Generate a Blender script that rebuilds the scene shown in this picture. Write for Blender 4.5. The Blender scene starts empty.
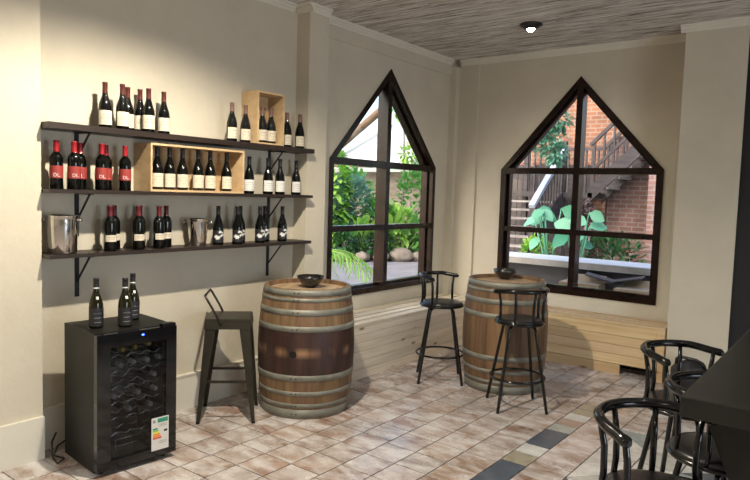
import bpy, bmesh, math, random
from mathutils import Vector, Matrix, Euler, noise as mnoise
PI = math.pi
C = bpy.context.scene.collection
sc = bpy.context.scene

# ------------------------------------------------------------------ helpers
class MB:
    """collects shapes; build() links them as ONE mesh object"""
    def __init__(s): s.v = []; s.f = []; s.m = []; s.s = []; s.c = []
    def add(s, vs, fs, mi=0, sm=False, col=(1, 1, 1)):
        b = len(s.v); s.v += [tuple(v) for v in vs]
        for f in fs:
            s.f.append([b + i for i in f]); s.m.append(mi); s.s.append(sm); s.c.append(col)
        return s
    def box(s, c, d, rot=None, mi=0, bev=0, col=(1, 1, 1)):
        x, y, z = d[0] / 2, d[1] / 2, d[2] / 2
        if bev:
            bm = bmesh.new(); bmesh.ops.create_cube(bm, size=1)
            bmesh.ops.scale(bm, vec=d, verts=bm.verts)
            bmesh.ops.bevel(bm, geom=bm.edges[:], offset=bev, segments=2, affect='EDGES', profile=.6)
            vs = [v.co.copy() for v in bm.verts]; bm.verts.index_update()
            fs = [[v.index for v in f.verts] for f in bm.faces]; bm.free()
        else:
            vs = [Vector((i * x, j * y, k * z)) for i in (-1, 1) for j in (-1, 1) for k in (-1, 1)]
            fs = [(0, 1, 3, 2), (4, 6, 7, 5), (0, 4, 5, 1), (2, 3, 7, 6), (0, 2, 6, 4), (1, 5, 7, 3)]
        if rot is not None:
            R = Euler(rot).to_matrix(); vs = [R @ v for v in vs]
        return s.add([v + Vector(c) for v in vs], fs, mi, False, col)
    def b2(s, a, b, **k):
        a, b = Vector(a), Vector(b)
        return s.box((a + b) / 2, [abs(b[i] - a[i]) for i in range(3)], **k)
    def tube(s, pts, r, n=8, mi=0, closed=False, caps=True, col=(1, 1, 1)):
        pts = [Vector(p) for p in pts]; N = len(pts)
        rs = r if isinstance(r, (list, tuple)) else [r] * N
        vs = []; up = None
        for i, p in enumerate(pts):
            if closed: t = pts[(i + 1) % N] - pts[i - 1]
            else: t = pts[min(i + 1, N - 1)] - pts[max(i - 1, 0)]
            t.normalize()
            if up is None:
                a = Vector((0, 0, 1)) if abs(t.z) < .9 else Vector((1, 0, 0))
                up = (a - t * a.dot(t)).normalized()
            else:
                up = (up - t * up.dot(t)).normalized()
            w = t.cross(up)
            for k in range(n):
                a = 2 * PI * k / n
                vs.append(p + (up * math.cos(a) + w * math.sin(a)) * rs[i])
        fs = []
        for i in range(N if closed else N - 1):
            for k in range(n):
                j = (i + 1) % N
                fs.append((i * n + k, i * n + (k + 1) % n, j * n + (k + 1) % n, j * n + k))
        s.add(vs, fs, mi, True, col)
        if caps and not closed:
            b = len(s.v) - len(vs)
            s.f.append([b + k for k in range(n)][::-1]); s.f.append([b + (N - 1) * n + k for k in range(n)])
            s.m += [mi, mi]; s.s += [False, False]; s.c += [col, col]
        return s
    def lathe(s, prof, n=24, c=(0, 0, 0), mi=0, sm=True, col=(1, 1, 1), cols=None):
        vs = []; fs = []
        for (r, z) in prof:
            for k in range(n):
                a = 2 * PI * k / n
                vs.append((c[0] + r * math.cos(a), c[1] + r * math.sin(a), c[2] + z))
        P = len(prof)
        b = len(s.v); s.v += vs
        for i in range(P - 1):
            for k in range(n):
                s.f.append([b + i * n + k, b + i * n + (k + 1) % n, b + (i + 1) * n + (k + 1) % n, b + (i + 1) * n + k])
                s.m.append(mi); s.s.append(sm); s.c.append(cols[k] if cols else col)
        return s
    def disc(s, c, r, n=24, mi=0, col=(1, 1, 1)):
        return s.add([(c[0] + r * math.cos(2 * PI * k / n), c[1] + r * math.sin(2 * PI * k / n), c[2]) for k in range(n)], [list(range(n))], mi, False, col)
    def prism(s, poly, mp, n0, n1, mi=0, col=(1, 1, 1)):
        """poly: list of 2D (a, z); mp(a, z, n) -> xyz"""
        k = len(poly)
        vs = [mp(a, z, n0) for a, z in poly] + [mp(a, z, n1) for a, z in poly]
        fs = [list(range(k))[::-1], [k + i for i in range(k)]] + [[i, (i + 1) % k, k + (i + 1) % k, k + i] for i in range(k)]
        return s.add(vs, fs, mi, False, col)
    def build(s, name, mats, parent=None, loc=(0, 0, 0), colattr=False, fix=True):
        me = bpy.data.meshes.new(name); me.from_pydata(s.v, [], s.f)
        if not isinstance(mats, (list, tuple)): mats = [mats]
        for m in mats: me.materials.append(m)
        me.polygons.foreach_set('material_index', s.m); me.polygons.foreach_set('use_smooth', s.s)
        if colattr:
            at = me.color_attributes.new('col', 'FLOAT_COLOR', 'CORNER')
            d = []
            for p, c in zip(me.polygons, s.c):
                for _ in p.loop_indices: d += [c[0], c[1], c[2], 1]
            at.data.foreach_set('color', d)
        if fix:
            bm = bmesh.new(); bm.from_mesh(me); bmesh.ops.recalc_face_normals(bm, faces=bm.faces); bm.to_mesh(me); bm.free()
        me.update()
        o = bpy.data.objects.new(name, me); C.objects.link(o); o.location = loc
        if parent: o.parent = parent
        return o

def tag(o, label=None, cat=None, group=None, kind=None):
    if label: o['label'] = label
    if cat: o['category'] = cat
    if group: o['group'] = group
    if kind: o['kind'] = kind
    return o
def thing(name, label, cat, loc=(0, 0, 0), rz=0, group=None):
    o = bpy.data.objects.new(name, None); C.objects.link(o)
    o.empty_display_size = .1
    o.location = loc; o.rotation_euler = (0, 0, rz)
    return tag(o, label, cat, group)
def copy_tree(o, parent=None):
    c = o.copy(); C.objects.link(c)
    if parent: c.parent = parent
    for ch in list(o.children): copy_tree(ch, c)
    return c

# ------------------------------------------------------------------ materials
def nmat(name):
    m = bpy.data.materials.new(name); m.use_nodes = True
    nt = m.node_tree; b = nt.nodes['Principled BSDF']
    return m, nt, b
def N(nt, t, **kw):
    n = nt.nodes.new(t)
    for k, v in kw.items():
        if k in n.inputs: n.inputs[k].default_value = v
        else: setattr(n, k, v)
    return n
def ramp(nt, fac, stops):
    r = nt.nodes.new('ShaderNodeValToRGB'); e = r.color_ramp.elements
    while len(e) < len(stops): e.new(.5)
    for el, (p, c) in zip(e, stops): el.position = p; el.color = (c[0], c[1], c[2], 1)
    nt.links.new(fac, r.inputs[0]); return r.outputs[0]
def coords(nt, scale=(1, 1, 1), kind='Object', rot=(0, 0, 0)):
    tc = nt.nodes.new('ShaderNodeTexCoord'); mp = nt.nodes.new('ShaderNodeMapping')
    mp.inputs['Scale'].default_value = scale; mp.inputs['Rotation'].default_value = rot
    nt.links.new(tc.outputs[kind], mp.inputs[0]); return mp.outputs[0]
def bump(nt, h, b, strength=.3, dist=.01):
    n = N(nt, 'ShaderNodeBump', Strength=strength, Distance=dist)
    nt.links.new(h, n.inputs['Height']); nt.links.new(n.outputs[0], b.inputs['Normal'])
def mixc(nt, fac, a, b, mode='MIX'):
    n = nt.nodes.new('ShaderNodeMix'); n.data_type = 'RGBA'; n.blend_type = mode
    for s_, v in ((0, fac), (6, a), (7, b)):
        if hasattr(v, 'is_linked'): nt.links.new(v, n.inputs[s_])
        elif isinstance(v, (int, float)): n.inputs[s_].default_value = v
        else: n.inputs[s_].default_value = (*v, 1)
    return n.outputs[2]
def simple(name, col, rough=.5, metal=0, spec=.5, coat=0, emit=None, es=0):
    m, nt, b = nmat(name)
    b.inputs['Base Color'].default_value = (*col, 1); b.inputs['Roughness'].default_value = rough
    b.inputs['Metallic'].default_value = metal; b.inputs['Specular IOR Level'].default_value = spec
    b.inputs['Coat Weight'].default_value = coat
    if emit: b.inputs['Emission Color'].default_value = (*emit, 1); b.inputs['Emission Strength'].default_value = es
    return m
def noisy(name, c1, c2, scale=(8, 8, 8), rough=.6, detail=5, bs=.2, bd=.004, metal=0, nscale=1, kind='Object', p=(.35, .7), spec=.5):
    m, nt, b = nmat(name)
    n = N(nt, 'ShaderNodeTexNoise', Scale=nscale, Detail=detail, Roughness=.6)
    nt.links.new(coords(nt, scale, kind), n.inputs['Vector'])
    nt.links.new(ramp(nt, n.outputs[0], [(p[0], c1), (p[1], c2)]), b.inputs['Base Color'])
    b.inputs['Roughness'].default_value = rough; b.inputs['Metallic'].default_value = metal
    b.inputs['Specular IOR Level'].default_value = spec
    if bs: bump(nt, n.outputs[0], b, bs, bd)
    return m
def wood(name, c1, c2, grain='Y', rough=.55, knots=True, attr=True, sc_=1.0):
    m, nt, b = nmat(name)
    a = {'X': (1.2, 22, 22), 'Y': (22, 1.2, 22), 'Z': (22, 22, 1.2)}[grain]
    v = coords(nt, tuple(q * sc_ for q in a))
    n = N(nt, 'ShaderNodeTexNoise', Scale=1.0, Detail=6, Roughness=.6, Distortion=.6); nt.links.new(v, n.inputs['Vector'])
    col = ramp(nt, n.outputs[0], [(.3, c1), (.68, c2)])
    if knots:
        k = {'X': (3, 9, 9), 'Y': (9, 3, 9), 'Z': (9, 9, 3)}[grain]
        vo = N(nt, 'ShaderNodeTexVoronoi', Scale=1.0); nt.links.new(coords(nt, k), vo.inputs['Vector'])
        kc = ramp(nt, vo.outputs['Distance'], [(.05, (0, 0, 0)), (.16, (1, 1, 1))])
        col = mixc(nt, kc, (c1[0] * .35, c1[1] * .25, c1[2] * .2), col)
    if attr:
        at = N(nt, 'ShaderNodeAttribute', attribute_name='col')
        col = mixc(nt, 1.0, col, at.outputs[0], 'MULTIPLY')
    nt.links.new(col, b.inputs['Base Color']); b.inputs['Roughness'].default_value = rough
    bump(nt, n.outputs[0], b, .15, .002)
    return m
M = {}
def plaster(name, col, v=.06):
    m, nt, b = nmat(name)
    n = N(nt, 'ShaderNodeTexNoise', Scale=2.2, Detail=6, Roughness=.6); nt.links.new(coords(nt), n.inputs['Vector'])
    nt.links.new(ramp(nt, n.outputs[0], [(.3, tuple(c * (1 - v) for c in col)), (.7, tuple(min(1, c * (1 + v)) for c in col))]), b.inputs['Base Color'])
    n2 = N(nt, 'ShaderNodeTexNoise', Scale=9, Detail=8, Roughness=.65); nt.links.new(coords(nt), n2.inputs['Vector'])
    b.inputs['Roughness'].default_value = .75
    bump(nt, n2.outputs[0], b, .35, .012)
    return m
M['wall'] = plaster('cream_plaster', (.60, .545, .435))
M['skirt'] = plaster('skirting_paint', (.70, .66, .56), .04)
M['cornice'] = plaster('cornice_paint', (.74, .70, .60), .05)
# ceiling: whitewashed reeds laid along x
m, nt, b = nmat('whitewashed_reeds')
n = N(nt, 'ShaderNodeTexNoise', Scale=1, Detail=7, Roughness=.66, Distortion=.9); nt.links.new(coords(nt, (1.7, 21, 1)), n.inputs['Vector'])
w2 = N(nt, 'ShaderNodeTexNoise', Scale=1, Detail=4, Roughness=.7); nt.links.new(coords(nt, (3.2, 46, 1)), w2.inputs['Vector'])
c_ = ramp(nt, n.outputs[0], [(.30, (.09, .075, .065)), (.37, (.40, .36, .32)), (.47, (.62, .58, .53)), (.62, (.88, .85, .80))])
c2 = ramp(nt, w2.outputs[0], [(.38, (.16, .13, .11)), (.47, (1, 1, 1))])
nt.links.new(mixc(nt, .8, c_, c2, 'MULTIPLY'), b.inputs['Base Color']); b.inputs['Roughness'].default_value = .9
bump(nt, n.outputs[0], b, .9, .03); M['reed'] = m
# floor tile
m, nt, b = nmat('washed_clay_tile')
at = N(nt, 'ShaderNodeAttribute', attribute_name='col')
v = nt.nodes.new('ShaderNodeVectorMath'); v.operation = 'ADD'
sc2 = nt.nodes.new('ShaderNodeVectorMath'); sc2.operation = 'SCALE'; sc2.inputs['Scale'].default_value = 37
nt.links.new(at.outputs[0], sc2.inputs[0]); nt.links.new(coords(nt, (4.5, 9, 1), rot=(0, 0, .5)), v.inputs[0]); nt.links.new(sc2.outputs[0], v.inputs[1])
n = N(nt, 'ShaderNodeTexNoise', Scale=1, Detail=5, Roughness=.6, Distortion=.5); nt.links.new(v.outputs[0], n.inputs['Vector'])
sm = ramp(nt, n.outputs[0], [(.36, (0, 0, 0)), (.62, (.9, .9, .9))])
n3 = N(nt, 'ShaderNodeTexNoise', Scale=1, Detail=6, Roughness=.7); nt.links.new(coords(nt, (3, 3, 3)), n3.inputs['Vector'])
cc = mixc(nt, sm, at.outputs[0], (.68, .655, .65))
dk = ramp(nt, n3.outputs[0], [(.3, (.62, .58, .56)), (.6, (1, 1, 1))])
nt.links.new(mixc(nt, .8, cc, dk, 'MULTIPLY'), b.inputs['Base Color'])
rg = nt.nodes.new('ShaderNodeMapRange'); rg.inputs[1].default_value = .3; rg.inputs[2].default_value = .7; rg.inputs[3].default_value = .14; rg.inputs[4].default_value = .42
nt.links.new(n3.outputs[0], rg.inputs[0]); nt.links.new(rg.outputs[0], b.inputs['Roughness'])
bump(nt, n3.outputs[0], b, .25, .006); M['tile'] = m
m, nt, b = nmat('cut_stone_tile')
at = N(nt, 'ShaderNodeAttribute', attribute_name='col')
n = N(nt, 'ShaderNodeTexNoise', Scale=9, Detail=6, Roughness=.7); nt.links.new(coords(nt), n.inputs['Vector'])
nt.links.new(mixc(nt, 1.0, at.outputs[0], ramp(nt, n.outputs[0], [(.3, (.7, .7, .7)), (.7, (1.2, 1.2, 1.2))]), 'MULTIPLY'), b.inputs['Base Color'])
b.inputs['Roughness'].default_value = .3; M['stone'] = m
M['grout'] = noisy('grout', (.15, .13, .12), (.34, .31, .29), (12, 12, 12), .85)
M['frame'] = noisy('dark_varnished_wood', (.008, .004, .003), (.024, .011, .008), (6, 6, 6), .25, bs=.05, spec=.22)
# thin glass
m = bpy.data.materials.new('window_glass'); m.use_nodes = True; nt = m.node_tree; nt.nodes.clear()
o_ = nt.nodes.new('ShaderNodeOutputMaterial'); tr = nt.nodes.new('ShaderNodeBsdfTransparent'); gl = nt.nodes.new('ShaderNodeBsdfGlossy'); gl.inputs['Roughness'].default_value = .02
fr = N(nt, 'ShaderNodeFresnel', IOR=1.35); mx = nt.nodes.new('ShaderNodeMixShader'); tr.inputs[0].default_value = (.95, .97, .97, 1)
nt.links.new(fr.outputs[0], mx.inputs[0]); nt.links.new(tr.outputs[0], mx.inputs[1]); nt.links.new(gl.outputs[0], mx.inputs[2]); nt.links.new(mx.outputs[0], o_.inputs[0]); M['glass'] = m
m = bpy.data.materials.new('cooler_glass'); m.use_nodes = True; nt = m.node_tree; nt.nodes.clear()
o_ = nt.nodes.new('ShaderNodeOutputMaterial'); tr = nt.nodes.new('ShaderNodeBsdfTransparent'); gl = nt.nodes.new('ShaderNodeBsdfGlossy'); gl.inputs['Roughness'].default_value = .03
fr = N(nt, 'ShaderNodeFresnel', IOR=1.5); mx = nt.nodes.new('ShaderNodeMixShader'); tr.inputs[0].default_value = (.62, .62, .64, 1)
nt.links.new(fr.outputs[0], mx.inputs[0]); nt.links.new(tr.outputs[0], mx.inputs[1]); nt.links.new(gl.outputs[0], mx.inputs[2]); nt.links.new(mx.outputs[0], o_.inputs[0]); M['cglass'] = m
M['pine'] = wood('pale_pine', (.50, .34, .175), (.66, .49, .29), 'X')
M['pineY'] = wood('pale_pine_lengthwise_daylit', (.58, .49, .37), (.78, .70, .57), 'Y')  # left bench pine, paler: its cool daylight is partly put into the colour
M['crate'] = wood('light_crate_wood', (.50, .34, .17), (.62, .45, .26), 'Y', knots=False, attr=False)
M['shelf'] = wood('dark_stained_shelf', (.010, .007, .006), (.030, .018, .013), 'Y', .45, False, False)
M['stave'] = wood('oak_staves', (.10, .055, .026), (.25, .155, .080), 'Z', .6, False, True, .8)
M['head'] = wood('oak_barrel_head', (.36, .24, .14), (.52, .38, .24), 'X', .6, False, True, .6)
M['winestain'] = None
m, nt, b = nmat('wine_stained_oak')
n = N(nt, 'ShaderNodeTexNoise', Scale=1, Detail=5, Roughness=.6); nt.links.new(coords(nt, (14, 14, 2.5)), n.inputs['Vector'])
col = ramp(nt, n.outputs[0], [(.3, (.018, .007, .006)), (.7, (.062, .027, .020))])
# rubbed line around the belly where the dark stain has worn off
tc = nt.nodes.new('ShaderNodeTexCoord'); sx = nt.nodes.new('ShaderNodeSeparateXYZ'); nt.links.new(tc.outputs['Object'], sx.inputs[0])
d_ = nt.nodes.new('ShaderNodeMath'); d_.operation = 'SUBTRACT'; d_.inputs[1].default_value = .50; nt.links.new(sx.outputs['Z'], d_.inputs[0])
a_ = nt.nodes.new('ShaderNodeMath'); a_.operation = 'ABSOLUTE'; nt.links.new(d_.outputs[0], a_.inputs[0])
mr = nt.nodes.new('ShaderNodeMapRange'); mr.inputs[1].default_value = .0; mr.inputs[2].default_value = .045; mr.inputs[3].default_value = .75; mr.inputs[4].default_value = 0; nt.links.new(a_.outputs[0], mr.inputs[0])
n5 = N(nt, 'ShaderNodeTexNoise', Scale=1, Detail=4); nt.links.new(coords(nt, (7, 7, 1.5)), n5.inputs['Vector'])
f5 = ramp(nt, n5.outputs[0], [(.45, (0, 0, 0)), (.62, (1, 1, 1))])
mm = nt.nodes.new('ShaderNodeMath'); mm.operation = 'MULTIPLY'; nt.links.new(mr.outputs[0], mm.inputs[0]); nt.links.new(f5, mm.inputs[1])
nt.links.new(mixc(nt, mm.outputs[0], col, (.42, .24, .13)), b.inputs['Base Color']); b.inputs['Roughness'].default_value = .5; M['winestain'] = m
M['hoop'] = noisy('galvanised_hoop', (.17, .17, .14), (.30, .30, .26), (7, 7, 14), .55, metal=.35, bs=.1)
M['rivet'] = simple('rivet_metal', (.06, .05, .05), .5, .8)
M['hole'] = simple('bung_hole_dark', (.004, .003, .003), .9)
M['blackmetal'] = simple('gloss_black_metal', (.003, .003, .0035), .16, 0, .5, 0)
M['blackseat'] = noisy('black_vinyl', (.006, .006, .007), (.012, .012, .013), (20, 20, 20), .3, bs=.1, bd=.002)
M['gun'] = noisy('gunmetal_paint', (.028, .025, .018), (.044, .040, .029), (5, 5, 5), .38, metal=.4, bs=0)
M['bracket'] = simple('black_bracket', (.010, .010, .011), .5)
M['bglass'] = simple('dark_bottle_glass', (.002, .0025, .002), .06, 0, .45, 0)
M['oglass'] = simple('olive_bottle_glass', (.010, .009, .0015), .06, 0, .45, 0)
M['cream'] = noisy('cream_label_paper', (.62, .55, .42), (.72, .65, .52), (40, 40, 40), .7, bs=0)
M['white'] = simple('white_label_paper', (.70, .69, .66), .7)
M['redlab'] = simple('red_label_paper', (.30, .035, .028), .6)
M['maroon'] = simple('maroon_capsule', (.09, .018, .014), .35)
M['pinkcap'] = simple('dusty_capsule', (.20, .11, .09), .4)
M['redcap'] = simple('red_capsule', (.32, .012, .018), .3)
M['winecap'] = simple('wine_red_capsule', (.11, .008, .014), .3)
M['blackcap'] = simple('black_capsule', (.012, .011, .012), .35)
M['blacklab'] = simple('black_label_paper', (.015, .014, .016), .55)
M['ink'] = simple('grey_print', (.30, .27, .22), .7)
M['wink'] = simple('white_print', (.72, .72, .70), .6)
M['sink'] = simple('silver_print', (.30, .30, .31), .5)
M['steel'] = simple('polished_steel', (.62, .60, .57), .13, 1)
M['bowl'] = simple('black_glazed_bowl', (.010, .009, .009), .2, 0, .6, .4)
M['coolerbody'] = noisy('black_cooler_steel', (.007, .0075, .006), (.011, .011, .009), (6, 6, 6), .42, bs=0, spec=.25)
M['coolerdoor'] = simple('gloss_black_door', (.006, .006, .007), .08, 0, .6)
M['liner'] = simple('cooler_liner', (.10, .10, .10), .6)
M['wire'] = simple('chrome_wire', (.6, .6, .6), .2, 1)
M['led'] = simple('blue_led', (0, 0, .2), .4, emit=(.02, .06, 1), es=14)
M['table'] = noisy('black_table_paint', (.008, .008, .007), (.016, .016, .014), (3, 14, 3), .40, bs=.1, bd=.002)
M['doordark'] = simple('blue_black_door', (.006, .008, .012), .5)
M['fixture'] = simple('dark_lamp_housing', (.03, .028, .026), .4, .5)
M['bulb'] = simple('lit_bulb', (1, 1, 1), .5, emit=(1, .86, .68), es=30)
# exterior
def brick(name, c1, c2, mortar, s=1.0, plane='XZ', rough=.85):
    m, nt, b = nmat(name)
    tc = nt.nodes.new('ShaderNodeTexCoord'); sx = nt.nodes.new('ShaderNodeSeparateXYZ'); cb = nt.nodes.new('ShaderNodeCombineXYZ')
    nt.links.new(tc.outputs['Object'], sx.inputs[0]); nt.links.new(sx.outputs[plane[0]], cb.inputs[0]); nt.links.new(sx.outputs[plane[1]], cb.inputs[1])
    br = nt.nodes.new('ShaderNodeTexBrick'); nt.links.new(cb.outputs[0], br.inputs['Vector'])
    br.inputs['Color1'].default_value = (*c1, 1); br.inputs['Color2'].default_value = (*c2, 1); br.inputs['Mortar'].default_value = (*mortar, 1)
    br.inputs['Scale'].default_value = s; br.inputs['Brick Width'].default_value = .23; br.inputs['Row Height'].default_value = .085; br.inputs['Mortar Size'].default_value = .012
    n = N(nt, 'ShaderNodeTexNoise', Scale=3, Detail=5); nt.links.new(coords(nt), n.inputs['Vector'])
    nt.links.new(mixc(nt, 1.0, br.outputs[0], ramp(nt, n.outputs[0], [(.3, (.75, .75, .75)), (.7, (1.15, 1.15, 1.15))]), 'MULTIPLY'), b.inputs['Base Color'])
    b.inputs['Roughness'].default_value = rough; bump(nt, br.outputs[1], b, -.4, .01)
    return m
M['brick_o'] = brick('orange_brick', (.29, .12, .062), (.22, .085, .048), (.27, .20, .15))
M['brick_r'] = brick('shaded_brown_brick', (.17, .08, .06), (.22, .11, .085), (.24, .19, .17))  # dirt plus the shade under the stair flight, put into the colour
M['brick_p'] = brick('pink_lit_brick', (.26, .135, .115), (.21, .11, .09), (.28, .22, .205))  # pinkish light on the pier put into its brick colour
M['concrete'] = noisy('pale_concrete', (.22, .20, .17), (.38, .35, .31), (3, 3, 3), .8)
M['capwhite'] = noisy('white_concrete_top', (.50, .52, .54), (.62, .64, .66), (2, 2, 2), .6)
M['paving'] = noisy('grey_paving', (.15, .145, .155), (.23, .22, .235), (1.5, 1.5, 1.5), .8)
M['soil'] = noisy('dark_soil', (.05, .04, .03), (.11, .08, .05), (5, 5, 5), .95)
M['stairwood'] = noisy('weathered_dark_timber', (.030, .024, .026), (.075, .060, .058), (3, 3, 12), .7)
M['tread'] = noisy('worn_tread_timber', (.20, .18, .17), (.34, .31, .29), (3, 12, 3), .7)
M['rail'] = noisy('pale_blue_grey_rail', (.38, .42, .50), (.50, .55, .62), (4, 4, 4), .5)
M['bark'] = noisy('grey_bark', (.16, .14, .12), (.32, .29, .26), (8, 8, 3), .9, bs=.6, bd=.02)
M['canvas'] = simple('white_canvas', (.50, .52, .54), .8)
M['beam'] = noisy('brown_beam', (.12, .07, .04), (.22, .14, .08), (4, 4, 4), .7)
M['rock'] = noisy('beige_rock', (.16, .13, .10), (.28, .24, .19), (5, 5, 5), .9, bs=.5, bd=.03)
M['gwall'] = noisy('garden_wall', (.20, .16, .12), (.34, .28, .22), (2, 2, 5), .9)
M['card'] = simple('brown_cardboard', (.48, .35, .22), .85)
M['slate'] = simple('dark_slate_sheet', (.06, .06, .07), .5)
M['pinkpot'] = simple('dusty_pink_pot', (.42, .24, .24), .7)
M['bluecloth'] = simple('blue_cloth', (.05, .16, .62), .7)
def leaf(name, c1, c2, tl=.35):
    m, nt, b = nmat(name)
    g = nt.nodes.new('ShaderNodeNewGeometry')
    col = ramp(nt, g.outputs['Random Per Island'], [(0, c1), (1, c2)])
    nt.links.new(col, b.inputs['Base Color']); b.inputs['Roughness'].default_value = .45
    t = nt.nodes.new('ShaderNodeBsdfTranslucent'); nt.links.new(col, t.inputs[0])
    mx = nt.nodes.new('ShaderNodeMixShader'); mx.inputs[0].default_value = tl
    nt.links.new(b.outputs[0], mx.inputs[1]); nt.links.new(t.outputs[0], mx.inputs[2])
    nt.links.new(mx.outputs[0], nt.nodes['Material Output'].inputs[0]); return m
M['leaf_b'] = leaf('bright_leaves', (.16, .42, .04), (.42, .66, .12))
M['leaf_m'] = leaf('mid_green_leaves', (.05, .22, .04), (.16, .42, .08))
M['leaf_t'] = leaf('bluish_green_leaves', (.07, .24, .15), (.26, .50, .36), .45)
M['leaf_d'] = leaf('dark_green_leaves', (.02, .09, .03), (.07, .19, .06))
M['leaf_e'] = leaf('elephant_ear_leaves', (.05, .24, .13), (.18, .46, .30), .25)
M['leaf_p'] = leaf('purple_brown_twigs', (.10, .06, .06), (.26, .18, .17))

# ------------------------------------------------------------------ setting: floor
random.seed(4)
fb = MB()
Z0 = -.006
fb.add([(-.0, -10, Z0), (8, -10, Z0), (8, 0, Z0), (0, 0, Z0)], [(0, 1, 2, 3)], 1)
G = .004
def tcol():
    k = random.random(); t = random.random()
    base = [(.31, .20, .15), (.36, .26, .20), (.28, .20, .16), (.42, .34, .29), (.35, .25, .20)][int(k * 5)]
    f = .85 + .3 * t
    return tuple(c * f for c in base)
def tile(x0, y0, x1, y1, mi=0, col=None):
    if x1 - x0 < .02 or y1 - y0 < .02: return
    fb.b2((x0 + G, y0 + G, Z0 + .001), (x1 - G, y1 - G, 0), mi=mi, col=col or tcol())
def column(x0, x1, off, ylo=-9.9, yhi=0):
    y = off
    while y > ylo: y -= .235
    while y < yhi:
        a, b2_ = max(y, ylo), min(y + .235, yhi)
        if b2_ > a: tile(x0, a, x1, b2_)
        y += .235
x = 2.255; k = 0
while x > 0.01:
    x0 = max(0, x - .235)
    off = -3.225 if x0 < 1.5 else -3.035
    column(x0, x, off + random.uniform(-.012, .012)); x = x0
SL = (.085, .105, .135); WH = (.62, .62, .60); OL = (.36, .33, .25); PG = (.40, .42, .40); PK = (.42, .31, .26); TE = (.30, .36, .37)
cuts = [(-3.9, WH), (-3.72, PK), (-3.50, TE), (-3.38, SL), (-2.983, OL), (-2.795, WH), (-2.62, SL), (-2.262, PG), (-2.11, PK), (-1.955, WH), (-1.797, OL), (-1.66, OL), (-1.49, None)]
for (a, c), (bb, _) in zip(cuts, cuts[1:]): tile(2.255, a, 2.43, bb, 2, c)
for k in range(6): tile(2.255, -1.49 + .25 * k, 2.43, min(0, -1.24 + .25 * k))
y = -3.9
while y > -9.8:
    h = random.uniform(.14, .38); tile(2.255, y - h, 2.43, y, 2, random.choice([SL, WH, OL, PG, PK])); y -= h
y = 0
while y > -9.6:
    h = random.choice([.235, .34]); tile(2.43, y - h, 2.675, y); y -= h
random.seed(11)
def shard(poly, col):
    cx = sum(p[0] for p in poly) / len(poly); cy = sum(p[1] for p in poly) / len(poly)
    q = []
    for p in poly:
        d = Vector((p[0] - cx, p[1] - cy)); L = d.length; d *= max(0, (L - .008)) / L; q.append((cx + d.x, cy + d.y))
    fb.prism(q, lambda a, z, n: (a, z, n), Z0 + .001, 0, 2, col)
pal = [WH, WH, PG, SL, TE, OL, (.5, .5, .47)]
for ci, x0 in enumerate((2.675, 2.935, 3.195)):
    column(x0, x0 + .26, -1.9 + .03 * ci, -1.9, 0)
    y = -1.9
    while y > -5.5:
        h = random.uniform(.22, .36); y1 = y - h; x1 = x0 + .26
        t = random.random()
        if t < .45: shard([(x0, y1), (x1, y1), (x1, y)], random.choice(pal)); shard([(x0, y1), (x1, y), (x0, y)], random.choice(pal))
        elif t < .8: shard([(x0, y1), (x1, y1), (x0, y)], random.choice(pal)); shard([(x1, y1), (x1, y), (x0, y)], random.choice(pal))
        else: shard([(x0, y1), (x1, y1), (x1, y), (x0, y)], random.choice(pal))
        y = y1
x = 3.455
while x < 8: column(x, min(8, x + .235), -3.1 + random.uniform(-.1, .1)); x += .235
for x0 in (2.675, 2.91, 3.145): column(x0, x0 + .235 if x0 < 3.1 else 3.455, -5.6, -9.9, -5.55)
tag(fb.build('floor', [M['tile'], M['grout'], M['stone']], colattr=True), kind='structure')

# ------------------------------------------------------------------ walls with pointed windows
ZC = 3.25
ZS, ZSILL, ZAP, ZM = 1.986, .653, 2.952, 1.32
A0, A1 = -2.18, -.357; B0, B1 = .666, 2.40
mpA = lambda a, z, n: (n, a, z)          # n towards the room
mpB = lambda a, z, n: (a, -n, z)
def holed(mb, mp, a0, a1, w0, w1, th):
    am = (w0 + w1) / 2
    for poly in ([(a0, 0), (w0, 0), (w0, ZC), (a0, ZC)], [(w1, 0), (a1, 0), (a1, ZC), (w1, ZC)], [(w0, 0), (w1, 0), (w1, ZSILL), (w0, ZSILL)],
                 [(w0, ZS), (am, ZAP), (am, ZC), (w0, ZC)], [(am, ZAP), (w1, ZS), (w1, ZC), (am, ZC)]):
        mb.prism(poly, mp, -th, 0)
w = MB(); holed(w, mpA, -10, 0, A0, A1, .16)
w.b2((0, -9.5, 0), (.13, -4.865, ZC)); w.b2((0, -2.635, 0), (.15, -2.395, ZC))
w.b2((0, -2.395, 0), (.055, -2.33, ZC)); w.b2((0, -2.33, 3.07), (.018, -.10, ZC)); w.b2((0, -.10, 0), (.085, 0, 3.17))
tag(w.build('wall_left', M['wall']), kind='structure')
w = MB(); holed(w, mpB, 0, 8.0, B0, B1, .16)
w.b2((.085, -.025, 0), (.34, 0, ZC)); w.b2((2.60, -.36, 0), (3.10, 0, ZC))
tag(w.build('wall_back', M['wall']), kind='structure')
w = MB(); w.b2((8, -10, 0), (8.12, -6.2, ZC)).b2((8, -2.6, 0), (8.12, 0, ZC)).b2((8, -6.2, 2.5), (8.12, -2.6, ZC)).b2((8, -6.2, 0), (8.12, -2.6, .3))
tag(w.build('wall_right', M['wall']), kind='structure')
tag(MB().b2((-.14, -10.12, 0), (8.12, -10, ZC)).build('wall_front', M['wall']), kind='structure')
tag(MB().b2((-.14, -10.12, ZC), (8.12, .14, ZC + .1)).build('ceiling', M['reed']), kind='structure')
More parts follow.
